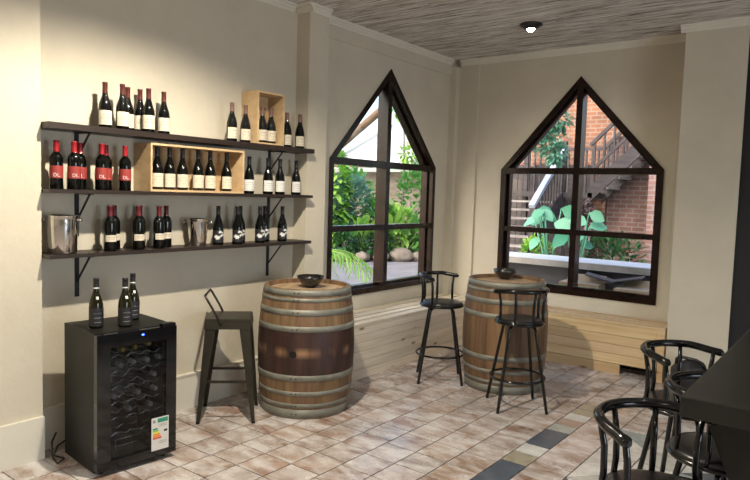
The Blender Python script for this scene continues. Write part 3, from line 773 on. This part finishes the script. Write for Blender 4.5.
r_ = MB(); r_.tube([(-.13, -.13, .665), (.13, .13, .655)], .008, 6); r_.tube([(-.13, .13, .655), (.13, -.13, .665)], .008, 6); r_.build('cross_brace', M['blackmetal'], t)
bk = MB()
bk.tube([(-.045, -.158, .700), (-.095, -.160, .80), (-.150, -.158, .895), (-.160, -.146, .910), (-.160, .146, .910), (-.150, .158, .895), (-.095, .160, .80), (-.045, .158, .700)], .0085, 8)
bk.build('backrest', M['gun'], t)

# ------------------------------------------------------------------ black bar stools
def bar_stool(label, x, y, face, legrot, tilt=0):
    t = thing('bar_stool', label, 'bar stool', (x, y, 0), face, 'black bar stools with round seats and curved arm rails')
    MB().lathe([(0, .683), (.165, .683), (.187, .690), (.193, .700), (.186, .712), (.150, .721), (.08, .724), (0, .724)], 40).build('seat', M['blackseat'], t)
    s_ = MB(); s_.tube([(.188 * math.cos(a), .188 * math.sin(a), .686) for a in [2 * PI * k / 40 for k in range(40)]], .011, 8, closed=True)
    s_.lathe([(0, .672), (.07, .672), (.07, .684)], 20); s_.build('seat_frame', M['blackmetal'], t)
    for k in range(4):
        a = legrot - face + k * PI / 2; c, s = math.cos(a), math.sin(a); P = lambda r, z: (r * c, r * s, z)
        MB().tube([P(.272, .0), P(.150, .610), P(.143, .640), P(.125, .660), P(.095, .668), P(.04, .670)], .0125, 8).build('leg', M['blackmetal'], t)
    MB().tube([(.214 * math.cos(a), .214 * math.sin(a), .245) for a in [2 * PI * k / 48 for k in range(48)]], .0095, 8, closed=True).build('footrest', M['blackmetal'], t)
    R_ = .200; pts = []; rad = []
    Nn = 34; half = math.radians(98)
    for k in range(Nn + 1):
        a = PI - half + 2 * half * k / Nn
        e = abs(2 * k / Nn - 1)
        rr_ = R_ + (.018 if e > .85 else 0) * (e - .85) / .15
        pts.append((rr_ * math.cos(a), rr_ * math.sin(a) * 1.02, .950 - .018 * max(0, e - .6) / .4)); rad.append(.0185 if e < .96 else .0195)
    MB().tube([Vector(pts[0]) + (Vector(pts[0]) - Vector(pts[1])).normalized() * .014] + pts + [Vector(pts[-1]) + (Vector(pts[-1]) - Vector(pts[-2])).normalized() * .014], [.009] + rad + [.009], 10).build('arm_rail', M['blackmetal'], t)
    for k in range(5):
        a = PI + math.radians(-92 + 46 * k); c, s = math.cos(a), math.sin(a)
        MB().tube([(.186 * c, .186 * s, .690), (.178 * c, .178 * s, .76), (.180 * c, .180 * s, .85), (.197 * c, .197 * s * 1.02, .942)], [.010, .0115, .0115, .0095], 8).build('spindle', M['blackmetal'], t)
    return t
bar_stool('black bar stool left of the right barrel, in front of the window bench', 1.0, -1.73, math.radians(2), math.radians(-10))
bar_stool('black bar stool in front of the right barrel, its curved back towards the viewer', 1.862, -1.945, math.radians(150), math.radians(-5))
bar_stool('black bar stool nearest the camera, at the near end of the black table', 3.535, -4.46, math.radians(-22), math.radians(20))
bar_stool('black bar stool tucked under the left edge of the black table', 3.625, -3.89, math.radians(-8), math.radians(5))
bar_stool('black bar stool farthest along the black table, before the pillar', 3.375, -3.325, math.radians(-20), math.radians(35))

# ------------------------------------------------------------------ black high table
t = thing('bar_table', 'high black table with a thick square top at the right edge', 'table', (4.08, -3.42, 0))
MB().box((0, 0, 1.0175), (1.0, 2.10, .066), bev=.004).build('tabletop', M['table'], t)
for yy in (-.77, .77):
    MB().prism([(-.495, .984), (.495, .984), (.10, .05), (-.10, .05)], lambda a, z, n, yy=yy: (a, yy + n, z), -.02, .02).build('end_panel', M['table'], t)
MB().b2((-.04, -.75, .12), (.04, .75, .22)).build('stretcher', M['table'], t)
MB().box((0, 0, .025), (.50, 1.7, .05), bev=.004).build('foot_plate', M['table'], t)

# ------------------------------------------------------------------ benches
rw = random.Random(3)
def tint(): c = rw.uniform(.88, 1.1); return (c, c * rw.uniform(.97, 1.01), c * rw.uniform(.93, 1.0))
t = thing('storage_bench', 'long pale pine plank bench under the left window', 'bench', (0, 0, 0))
W_ = .487; H_ = .507; Y0 = -2.352
fr_ = [(.398, W_ + .006), (.285, .374), (.150, .262), (.02, .128)]
for a, b_ in fr_: MB().b2((a, Y0 - .008, H_ - .022), (b_, -.11, H_), col=tint()).build('seat_slat', M['pineY'], t, colattr=True)
zz = [.0, .084, .168, .252, .336, .410, .484]
for a, b_ in zip(zz, zz[1:]): MB().b2((W_ - .022, Y0, a + .0015), (W_, -.40, b_ - .0015), col=tint()).build('front_plank', M['pineY'], t, colattr=True)
e_ = MB()
for a, b_ in zip(zz, zz[1:]): e_.b2((.16, Y0, a + .0015), (W_ - .023, Y0 + .02, b_ - .0015), col=tint())
e_.build('end_panel', M['pine'], t, colattr=True)
t = thing('storage_bench', 'pale pine plank bench under the right window, ending at the pillar', 'bench', (0, 0, 0))
X0, X1, D_ = .50, 2.588, -.394
for a, b_ in [(-.400, -.305), (-.283, -.185), (-.163, -.02)]: MB().b2((X0, a, .485), (X1, b_, .507), col=tint()).build('seat_slat', M['pine'], t, colattr=True)
zz = [.095, .185, .275, .365, .42, .484]
zz = [.100, .192, .284, .376, .484]
for a, b_ in zip(zz, zz[1:]): MB().b2((X0, D_, a + .0015), (X1 - .07, D_ + .022, b_ - .0015), col=tint()).build('front_plank', M['pine'], t, colattr=True)
MB().b2((X0, D_ + .004, 0), (2.20, D_ + .022, .096), col=(.85, .8, .72)).build('front_plank', M['pine'], t, colattr=True)
MB().b2((X1 - .068, D_, 0), (X1, D_ + .07, .484), col=tint()).build('corner_post', M['pine'], t, colattr=True)
MB().b2((X1 - .02, D_ + .072, 0), (X1, -.02, .484), col=tint()).build('end_panel', M['pine'], t, colattr=True)
MB().b2((X0, -.10, 0), (X1 - .03, -.08, .484)).build('inner_board', M['shelf'], t)

# bag against the pillar
t = thing('carry_bag', 'dark crumpled bag with a padded handle on the floor by the pillar', 'bag', (2.86, -.56, 0))
bm = bmesh.new(); bmesh.ops.create_icosphere(bm, subdivisions=4, radius=1)
for v_ in bm.verts:
    p_ = v_.co.copy(); n_ = mnoise.noise(p_ * 2.3) * .16 + mnoise.noise(p_ * 5) * .05
    v_.co = Vector((p_.x * .17 * (1 + n_), p_.y * .12 * (1 + n_), max(.0, .14 + p_.z * .15 * (1 + n_))))
me = bpy.data.meshes.new('bag_body'); bm.to_mesh(me); bm.free()
for p_ in me.polygons: p_.use_smooth = True
me.materials.append(simple('dark_bag_fabric', (.018, .017, .018), .55)); o = bpy.data.objects.new('bag_body', me); C.objects.link(o); o.parent = t
MB().tube([(-.12, -.02, .25), (-.115, -.02, .295), (-.08, -.02, .315), (.04, -.02, .305), (.09, -.02, .285), (.11, -.02, .23)], .014, 8).build('bag_handle', M['blackseat'], t)
MB().box((.165, -.06, .23), (.035, .05, .12), (.1, .25, .1), bev=.012).build('glint_wrap', simple('blue_glint_plastic', (.04, .10, .24), .12), t)  # plastic wrap piece; the blue glint beside the bag is put into its colour

# ------------------------------------------------------------------ exterior
GZ = .08
tag(MB().b2((-16, -8, GZ - .2), (-.18, 14, GZ)).b2((-.18, .18, GZ - .2), (10, 14, GZ)).build('garden_ground', M['paving']), kind='structure')
# window 2 side: counter ledge
t = thing('concrete_counter', 'long low concrete counter with a white top outside the right window', 'counter', (0, 0, 0))
MB().b2((-.9, 1.6, .765), (3.2, 2.25, .848)).build('counter_slab', M['concrete'], t)
MB().b2((-.9, 1.6, .848), (3.2, 2.25, .856)).build('counter_top', M['capwhite'], t)
for x in (-.6, .92, 2.9): MB().b2((x - .06, 1.68, GZ), (x + .06, 2.2, .765)).build('support_pier', M['concrete'], t)
MB().b2((-.9, 2.12, GZ), (3.2, 2.18, .765)).build('back_panel', M['slate'], t)
# boxes in front of the counter
def cbox(label, c, d, rz):
    t = thing('cardboard_box', label, 'box', (c[0], c[1], GZ), rz, 'boxes stored outside under the right window')
    h = d[2]; MB().b2((-d[0] / 2, -d[1] / 2, 0), (d[0] / 2, d[1] / 2, h), ).build('box_body', M['card'], t)
    MB().box((0, d[1] / 2 + .02, h + .03), (d[0], .11, .005), (.9, 0, 0)).build('box_flap', M['card'], t)
cbox('smaller brown box outside, left of the dark slate sheets', (1.34, .88), (.46, .30, .61), .04)
cbox('larger brown box outside, at the right corner of the window', (2.03, .88), (.52, .34, .60), -.04)
for i, (x, y, z, ry, rz, lb) in enumerate(((1.55, 1.0, .745, .22, .25, 'dark slate sheet leaning over the smaller brown box'), (1.80, 1.0, .755, -.22, .1, 'dark slate sheet leaning over the larger brown box'))):
    o = MB().box((0, 0, 0), (.40, .30, .015)).build('slate_sheet', M['slate'], loc=(x, y, z)); o.rotation_euler = (0, ry, rz)
    tag(o, lb, 'sheet', 'dark sheets lying over the boxes')
# brick walls
tag(MB().b2((-4.2, 6.6, GZ), (4, 6.8, 7)).build('wall_brick_upper', M['brick_o']), kind='structure')
tag(MB().b2((-.02, 5.85, GZ), (1.0, 6.02, 2.9)).build('wall_brick_lower', M['brick_r']), kind='structure')
tag(MB().b2((.94, 5.0, GZ), (1.9, 5.2, 3.1)).build('wall_brick_pier', M['brick_p']), kind='structure')
# staircase
sf = MB()
for k in range(17): sf.b2((-2.6 + .125 * k, 6.30, GZ), (-2.6 + .125 * k + .112, 6.33, 2.35 + .03 * (k % 3)))
tag(sf.build('timber_fence', M['stairwood']), 'dark upright board fence behind the outdoor staircase', 'fence')
t = thing('outdoor_staircase', 'weathered dark timber staircase climbing past the brick wall outside', 'staircase', (0, 0, 0))
for k in range(-4, 6):
    y = 3.72 + .22 * k; z = .84 + .157 * k
    MB().b2((-1.78, y, z - .035), (-.60, y + .25, z)).build('tread', M['tread'], t)
for x in (-1.80, -.60):
    MB().prism([(2.78, .0), (3.1, .05), (5.1, 1.50), (5.1, 1.82), (4.75, 1.64), (2.78, .30)], lambda a, z, n, x=x: (x + n, a, z + GZ * .5), -.025, .025).build('stringer', M['stairwood'], t)
MB().b2((-1.85, 4.98, 1.70), (-.02, 6.1, 1.80)).build('landing_deck', M['stairwood'], t)
for (x, y) in ((-1.8, 5.05), (-.60, 5.05), (-1.8, 6.05), (-.06, 6.05)): MB().b2((x - .045, y - .045, GZ), (x + .045, y + .045, 2.75)).build('post', M['stairwood'], t)
MB().b2((-.645, 3.72, GZ), (-.555, 3.81, 1.56)).build('newel_post', M['stairwood'], t)
def bar3(name, a, b_, w_, h_, m):
    a, b_ = Vector(a), Vector(b_); d = b_ - a; L = d.length; r = MB(); r.box((0, 0, 0), (L, w_, h_)); o = r.build(name, m, t, loc=(a + b_) / 2)
    o.rotation_euler = d.to_track_quat('X', 'Z').to_euler()
bar3('handrail', (-.60, 3.70, 1.53), (-.60, 5.10, 2.66), .10, .07, M['rail'])
bar3('handrail', (-1.80, 3.70, 1.53), (-1.80, 5.10, 2.66), .10, .07, M['rail'])
for k in range(10):
    y = 3.86 + .125 * k; zb = .84 + .157 * (y - 3.72) / .22
    MB().b2((-.615, y - .014, zb), (-.585, y + .014, 1.53 + (y - 3.70) * .807)).build('baluster', M['stairwood'], t)
# landing rail at the back and left
bar3('landing_rail', (-1.80, 6.05, 2.68), (-.06, 6.05, 2.68), .06, .06, M['stairwood'])
for k in range(15):
    x = -1.74 + .12 * k; MB().b2((x - .016, 6.035, 1.80), (x + .016, 6.065, 2.66)).build('baluster', M['stairwood'], t)
# upper flight to the right
sl = .98
def fz(x): return 1.84 + (x + .06) * sl
for yy in (4.98, 5.72):
    MB().prism([(-.10, fz(-.10) - .20), (2.3, fz(2.3) - .20), (2.3, fz(2.3) + .10), (-.10, fz(-.10) + .10)], lambda a, z, n, yy=yy: (a, yy + n, z), 0, .05).build('stringer', M['stairwood'], t)
for k in range(12):
    x = .02 + .19 * k; z = fz(x)
    MB().b2((x - .02, 5.03, z - .04), (x + .23, 5.72, z)).build('tread', M['tread'], t)
for yy in (5.0, 5.75):
    bar3('handrail', (-.10, yy, fz(-.10) + .86), (2.3, yy, fz(2.3) + .86), .06, .06, M['stairwood'])
    bar3('mid_rail', (-.10, yy, fz(-.10) + .36), (2.3, yy, fz(2.3) + .36), .04, .05, M['stairwood'])
    for k in range(11):
        x = -.02 + .17 * k; MB().b2((x - .018, yy - .015, fz(x)), (x + .018, yy + .015, fz(x) + .85)).build('baluster', M['stairwood'], t)

# ---- foliage
def leafmesh(mb, base, d, up, L, W, bend=.3, mi=0):
    d = d.normalized(); side = d.cross(up); 
    if side.length < 1e-3: side = Vector((1, 0, 0))
    side.normalize(); nrm = side.cross(d).normalized()
    pts = []
    for s_, wv in ((0, .05), (.3, .8), (.6, 1), (.85, .55), (1, .03)):
        c = base + d * (L * s_) - Vector((0, 0, 1)) * (bend * L * s_ * s_)
        pts.append((c - side * W * .5 * wv + nrm * W * .12 * wv, c, c + side * W * .5 * wv + nrm * W * .12 * wv))
    vs = [q for p in pts for q in p]; fs = []
    for i in range(4):
        fs += [(3 * i, 3 * i + 1, 3 * i + 4, 3 * i + 3), (3 * i + 1, 3 * i + 2, 3 * i + 5, 3 * i + 4)]
    mb.add(vs, fs, mi, True)
def rdir(r, zmin=-.3):
    while True:
        v_ = Vector((r.uniform(-1, 1), r.uniform(-1, 1), r.uniform(zmin, 1)))
        if .1 < v_.length < 1: return v_.normalized()
def shrub(label, x, y, w_, h, mat, n=420, L=.14, W=.07, seed=1, base=GZ, name='garden_shrub', grp='shrubs in the garden bed outside the left window'):
    r = random.Random(seed); t = thing(name, label, 'plant', (x, y, base), 0, grp)
    f = MB()
    for k in range(n):
        d = rdir(r, -.6); q = r.uniform(.55, 1) ** .5
        c = Vector((d.x * w_ * q, d.y * w_ * q, h * .55 + d.z * h * .47 * q))
        if c.z < .03: c.z = .05
        leafmesh(f, c, (d + rdir(r) * .7), Vector((0, 0, 1)), L * r.uniform(.7, 1.3), W * r.uniform(.7, 1.3), r.uniform(0, .5))
    f.build('foliage', mat, t, fix=False)
    s_ = MB()
    for k in range(6):
        d = rdir(r, .3); s_.tube([(d.x * .03, d.y * .03, -.02), (d.x * w_ * .35, d.y * w_ * .35, h * .4), (d.x * w_ * .6, d.y * w_ * .6, h * .75)], [.018, .012, .006], 5)
    s_.build('stem', M['bark'], t)
    return t
def broad(label, x, y, h, n, L, W, mat, seed, grp='broad-leaved plants in the garden bed', base=GZ, lean=.55):
    r = random.Random(seed); t = thing('broad_leaf_plant', label, 'plant', (x, y, base), 0, grp); f = MB(); s_ = MB()
    for k in range(n):
        a = 2 * PI * k / n + r.uniform(-.3, .3); tl = r.uniform(.25, lean); hh = h * r.uniform(.45, 1)
        top = Vector((math.cos(a) * hh * tl * .5, math.sin(a) * hh * tl * .5, hh * .6))
        s_.tube([(0, 0, 0), top * .6 + Vector((0, 0, hh * .1)), top], [.012, .009, .006], 5)
        leafmesh(f, top, Vector((math.cos(a) * tl, math.sin(a) * tl, .75)), Vector((0, 0, 1)), L * r.uniform(.8, 1.2), W * r.uniform(.8, 1.2), r.uniform(.1, .5))
    f.build('foliage', mat, t, fix=False); s_.build('stem', mat, t)
# garden beyond window 1 : low rock border, planting, wall, canopy
r = random.Random(21)
def rock(label, x, y, s):
    bm = bmesh.new(); bmesh.ops.create_icosphere(bm, subdivisions=3, radius=1)
    o_ = Vector((r.uniform(0, 50), 0, 0))
    for v_ in bm.verts:
        q = 1 + .28 * mnoise.noise(v_.co * 1.3 + o_); v_.co = Vector((v_.co.x * s[0] * q, v_.co.y * s[1] * q, v_.co.z * s[2] * q + s[2] * .8))
    me = bpy.data.meshes.new('border_rock'); bm.to_mesh(me); bm.free(); me.materials.append(M['rock'])
    for p_ in me.polygons: p_.use_smooth = True
    o = bpy.data.objects.new('border_rock', me); C.objects.link(o); o.location = (x, y, GZ); o.rotation_euler = (0, 0, r.uniform(0, 3))
    tag(o, label, 'rock', 'beige rocks edging the garden bed')
ROCKL = ['beige border rock at the far left of the garden bed', 'beige border rock second from the left of the bed', 'beige border rock left of the middle of the bed', 'beige border rock at the middle of the bed',
         'larger beige border rock right of the centre mullion', 'beige border rock second from the right of the bed', 'beige border rock at the right end of the bed']
def gp(t_, off): return (-5.62 + 1.4 * t_ - .80 * off, 4.37 + 1.92 * t_ + .58 * off)
for k in range(7):
    p_ = gp(-.12 + .20 * k, .12); rock(ROCKL[k], p_[0], p_[1], (.21 + .06 * (k == 4), .18, .13 + .05 * (k == 4)))
bed = MB().add([gp(-.5, .1) + (GZ + .004,), gp(1.4, .1) + (GZ + .004,), gp(1.2, 3.0) + (GZ + .004,), gp(-.8, 3.4) + (GZ + .004,)], [(0, 1, 2, 3)])
tag(bed.build('planting_soil', M['soil']), 'dark soil of the planting bed behind the border rocks', 'soil', kind='stuff')
def sh(label, t_, off, w_, h, mat, n, L, W, seed): p_ = gp(t_, off); shrub(label, p_[0], p_[1], w_, h, M[mat], n, L, W, seed)
sh('bluish-green tall shrub at the left edge of the left window', .02, 1.2, .55, 2.0, 'leaf_t', 620, .22, .11, 1)
sh('bluish-green shrub left of the centre mullion', .30, 1.5, .55, 1.95, 'leaf_t', 620, .22, .11, 2)
sh('mid-green shrub behind the centre mullion', .55, 1.1, .42, 1.45, 'leaf_m', 460, .20, .10, 3)
sh('bright green shrub right of the centre mullion', .76, 1.0, .42, 1.25, 'leaf_b', 460, .18, .09, 4)
sh('mid-green climbing shrub at the right frame of the left window', 1.02, 1.6, .50, 2.3, 'leaf_m', 620, .18, .10, 5)
sh('dark green low shrub at the left foot of the bed', .10, .45, .34, .62, 'leaf_d', 320, .15, .08, 6)
sh('bright green bushy shrub below the left window edge', -.10, .75, .45, 1.1, 'leaf_b', 420, .20, .10, 7)
sh('bright green tall shrub rising to the upper left pane', .02, 1.0, .42, 2.95, 'leaf_b', 620, .24, .14, 8)
sh('mid-green low shrub at the right foot of the bed', 1.02, .6, .36, .95, 'leaf_m', 340, .16, .08, 9)
sh('dark green shrub behind the middle of the bed', .42, 2.5, .65, 2.2, 'leaf_m', 600, .20, .11, 10)
sh('dark green low shrub in front of the centre mullion', .50, .45, .32, .70, 'leaf_d', 320, .15, .08, 11)
def bl(label, t_, off, h, n, L, W, mat, seed): p_ = gp(t_, off); broad(label, p_[0], p_[1], h, n, L, W, M[mat], seed)
bl('upright strap-leaved plant just right of the centre mullion', .66, .85, 1.5, 15, .85, .20, 'leaf_b', 31)
bl('upright strap-leaved plant just left of the centre mullion', .36, .70, 1.25, 14, .80, .19, 'leaf_b', 32)
bl('upright strap-leaved plant near the right frame', .88, .75, 1.3, 13, .75, .18, 'leaf_m', 33)
bl('upright strap-leaved plant at the left foot of the bed', .18, .60, 1.0, 12, .70, .16, 'leaf_m', 34)
# palm close to the window, left
t = thing('garden_palm', 'small palm with drooping fronds just outside the left edge of the left window', 'plant', (-1.55, -.80, GZ))
rp = random.Random(6); st = MB(); st.tube([(0, 0, -.02), (.0, 0, .72)], [.05, .04], 8); st.build('trunk', M['bark'], t)
for k in range(9):
    a = 2 * PI * k / 9 + .2; f = MB(); prev = []; LL = .95
    for i in range(9):
        s_ = i / 8; prev.append(Vector((math.cos(a) * LL * s_, math.sin(a) * LL * s_, .72 + .75 * s_ - 1.0 * s_ * s_)))
    f.tube(prev, [.010 - .001 * i for i in range(9)], 5)
    for i in range(1, 9):
        for hh in (0, .5):
            p_ = prev[i - 1].lerp(prev[i], hh); d = (prev[i] - prev[i - 1]).normalized()
            for s in (-1, 1):
                sd = Vector((-math.sin(a), math.cos(a), 0)) * s
                leafmesh(f, p_, sd * .8 + d * .7 + Vector((0, 0, -.15)), Vector((0, 0, 1)), .30 * (1 - .45 * i / 9), .022, .45)
    f.build('frond', M['leaf_b'], t, fix=False)
tag(MB().b2((-10.5, 9.4, GZ), (-3.6, 9.55, 2.35)).b2((-10.6, 3.0, GZ), (-10.45, 9.4, 2.35)).build('wall_garden', M['gwall']), kind='structure')
tag(MB().box((0, 0, .55), (.75, .04, 1.1)).build('pale_board', M['concrete'], loc=(-5.25, 8.4, GZ + .75)), 'pale upright board standing behind the plants in the right pane', 'board')
# white shade roof with a brown beam
t = thing('shade_canopy', 'white pitched shade canopy with a brown beam behind the garden', 'canopy', (-7.2, 8.6, 0))
cv = MB(); cv.add([(-2.6, 0, 2.55), (3.1, 0, 2.5), (.35, .5, 4.1), (-2.6, 2.4, 2.55), (3.1, 2.4, 2.5), (.35, 2.4, 4.1)], [(0, 1, 2), (0, 2, 5, 3), (1, 4, 5, 2)])
cv.build('canvas_roof', M['canvas'], t, fix=False)
def beam(a, b_, r_, nm='beam'):
    MB().tube([a, b_], r_, 6).build(nm, M['beam'], t)
beam((-2.7, -.12, 2.60), (.6, -.1, 4.75), .13); beam((-2.6, .1, GZ), (-2.6, .1, 2.6), .06, 'post'); beam((3.0, .1, GZ), (3.0, .1, 2.5), .06, 'post'); beam((-2.6, 0, 2.5), (3.1, 0, 2.45), .04)
def tree(label, x, y, trunk, blobs, mat, seed, L=.16, n=260):
    t = thing('garden_tree', label, 'tree', (x, y, GZ), 0, 'trees outside the windows'); r = random.Random(seed)
    tr_ = MB()
    for pts, rad in trunk: tr_.tube(pts, rad, 8)
    tr_.build('trunk', M['bark'], t); f = MB()
    for (c, R_) in blobs:
        for k in range(n):
            d = rdir(r, -1); q = r.uniform(.3, 1) ** .6; leafmesh(f, Vector(c) + Vector((d.x * R_, d.y * R_, d.z * R_ * .85)) * q, d + rdir(r) * .8, Vector((0, 0, 1)), L * r.uniform(.7, 1.3), L * .5, .3)
    f.build('crown', mat, t, fix=False)
tree('tree with bright leaves above the white canopy', -6.3, 10.6, [([(0, 0, -.02), (.1, 0, 2.5), (.2, 0, 4.6)], [.14, .1, .05])], [((.3, 0, 5.0), .9), ((1.2, .1, 4.4), .7), ((-.5, .2, 5.4), .8)], M['leaf_b'], 41, .22)
tree('slender tree with bright leaves in front of the white canopy, right of the mullion', -6.45, 8.1, [([(0, 0, -.02), (.05, 0, 2.4), (-.12, .1, 4.1)], [.05, .035, .015])], [((-.15, .1, 4.05), .34), ((.0, .1, 4.5), .32), ((.18, .1, 2.75), .28)], M['leaf_b'], 43, .17, 130)
tree('grey-barked leaning tree with a bluish-green leaf clump outside the right window', -2.05, 3.55,
     [([(.2, 0, -.02), (.5, 0, 1.2), (1.0, 0, 2.12), (1.45, 0, 2.53), (1.94, 0, 3.11), (2.6, 0, 3.9)], [.12, .11, .10, .085, .065, .04]), ([(1.45, 0, 2.53), (1.7, 0, 2.66), (1.85, 0, 2.5)], [.03, .02, .01])],
     [((1.80, -.05, 2.56), .28), ((1.95, -.05, 2.88), .19), ((1.66, -.05, 2.72), .20), ((1.92, -.05, 2.34), .18)], M['leaf_t'], 42, .11, 200)
# plants behind the counter, window 2
GB = 'plants behind the concrete counter'
def ear(label, x, y, spec, seed):
    t = thing('elephant_ear_plant', label, 'plant', (x, y, GZ), 0, GB); r = random.Random(seed); f = MB(); s_ = MB()
    for (dx, dy, z, L, a) in spec:
        p_ = Vector((dx, dy, z - GZ)); s_.tube([(0, 0, -.02), (dx * .4, dy * .4, (z - GZ) * .6), p_], [.014, .011, .008], 6)
        leafmesh(f, p_, Vector((math.cos(a), math.sin(a) * .6, r.uniform(-.5, .4))), Vector((r.uniform(-.4, .4), -.8, r.uniform(.2, .8))), L, L * .74, r.uniform(.1, .6))
    f.build('leaf_blades', M['leaf_e'], t, fix=False); s_.build('stem', M['leaf_e'], t)
def espec(seed, n):
    r = random.Random(seed); L = []
    for k in range(n):
        q = r.random(); L.append((r.uniform(-.22, .26), r.uniform(-.2, .1), .98 + .56 * q, r.uniform(.20, .33), r.uniform(-PI, PI)))
    return L
ear('large-leaved plant behind the counter, left of the centre mullion', .05, 3.0, espec(5, 9), 1)
ear('large-leaved plant behind the counter, right of the centre mullion', .50, 3.0, espec(9, 9), 2)
shrub('purple-brown dry shrub against the lower brick wall', .28, 3.9, .24, 1.62, M['leaf_p'], 420, .07, .03, 51, grp=GB)
shrub('dark green low shrub behind the counter at the right', 1.05, 3.4, .34, 1.05, M['leaf_d'], 380, .15, .05, 52, grp=GB)
shrub('dark green low shrub behind the counter between the large leaves and the pier', .72, 3.65, .34, 1.05, M['leaf_d'], 380, .15, .05, 53, grp=GB)
shrub('small yellow-green shrub at the foot of the stairs', -.28, 3.25, .26, .95, M['leaf_b'], 220, .16, .08, 54, grp=GB)
tag(MB().lathe([(0, 0), (.10, 0), (.15, .28), (.165, .28), (.165, .33), (.14, .33), (.13, .26), (0, .26)], 24).build('flower_pot', M['pinkpot'], loc=(.60, 2.55, .44)), 'dusty pink flower pot behind the counter near the mullion', 'pot')
tag(MB().lathe([(0, 0), (.11, 0), (.11, .36), (0, .36)], 20).build('pot_stand', M['stairwood'], loc=(.60, 2.55, GZ)), 'dark round block under the pink flower pot', 'stand')

# ------------------------------------------------------------------ light
wd = bpy.data.worlds.new('sky'); sc.world = wd; wd.use_nodes = True; nt = wd.node_tree
sky = nt.nodes.new('ShaderNodeTexSky'); sky.sky_type = 'NISHITA'; sky.sun_disc = False; sky.sun_elevation = math.radians(38); sky.sun_rotation = math.radians(200); sky.air_density = 1.0; sky.dust_density = 3
bg = nt.nodes['Background']; nt.links.new(sky.outputs[0], bg.inputs[0]); bg.inputs[1].default_value = .32
sun = bpy.data.lights.new('sun', 'SUN'); sun.energy = .8; sun.angle = .02; sun.color = (1, .93, .82)
so = bpy.data.objects.new('sun', sun); C.objects.link(so); so.rotation_euler = Vector((-.30, .62, -.72)).to_track_quat('-Z', 'Y').to_euler()
def spot(x, y, z, e, col=(1, .84, .62), size=2.6, r=.03):
    l = bpy.data.lights.new('downlight', 'SPOT'); l.energy = e; l.color = col; l.spot_size = size; l.spot_blend = .5; l.shadow_soft_size = r
    o = bpy.data.objects.new('downlight', l); C.objects.link(o); o.location = (x, y, z)
WARM = (1, .91, .77)
spot(1.55, -4.45, 3.2, 200, (1, .90, .73))
spot(1.45, -1.10, 3.165, 8, WARM)
spot(1.55, -7.8, 3.2, 75, WARM)
spot(4.6, -7.8, 3.2, 30, WARM)
spot(4.6, -4.45, 3.2, 5, WARM)
# cool fill lamp added outside an unseen opening assumed in the right wall
al = bpy.data.lights.new('opening_fill', 'AREA'); al.shape = 'RECTANGLE'; al.size = 3.5; al.size_y = 2.1; al.energy = 105; al.color = (.80, .89, 1)
ao = bpy.data.objects.new('opening_fill', al); C.objects.link(ao); ao.location = (8.2, -4.4, 1.4); ao.rotation_euler = (0, PI / 2, 0)

# ------------------------------------------------------------------ camera
f_, yaw, pitch, roll = 643.2335, .6564, .0719, .0306
F = Vector((-math.sin(yaw) * math.cos(pitch), math.cos(yaw) * math.cos(pitch), -math.sin(pitch)))
Rt = F.cross(Vector((0, 0, 1))).normalized(); U = Rt.cross(F)
c, s = math.cos(roll), math.sin(roll); R2 = Rt * c + U * s; U2 = U * c - Rt * s
cam = bpy.data.cameras.new('camera'); co = bpy.data.objects.new('camera', cam); C.objects.link(co)
mw = Matrix((R2, U2, -F)).transposed().to_4x4(); mw.translation = Vector((4.0266, -6.6752, 1.6665)); co.matrix_world = mw
cam.sensor_width = 36; cam.lens = f_ * 36 / 750; cam.clip_start = .05
sc.camera = co
sc.view_settings.view_transform = 'Standard'; sc.view_settings.look = 'None'; sc.view_settings.gamma = 1; sc.view_settings.exposure = 0.95
sc.view_settings.use_curve_mapping = False
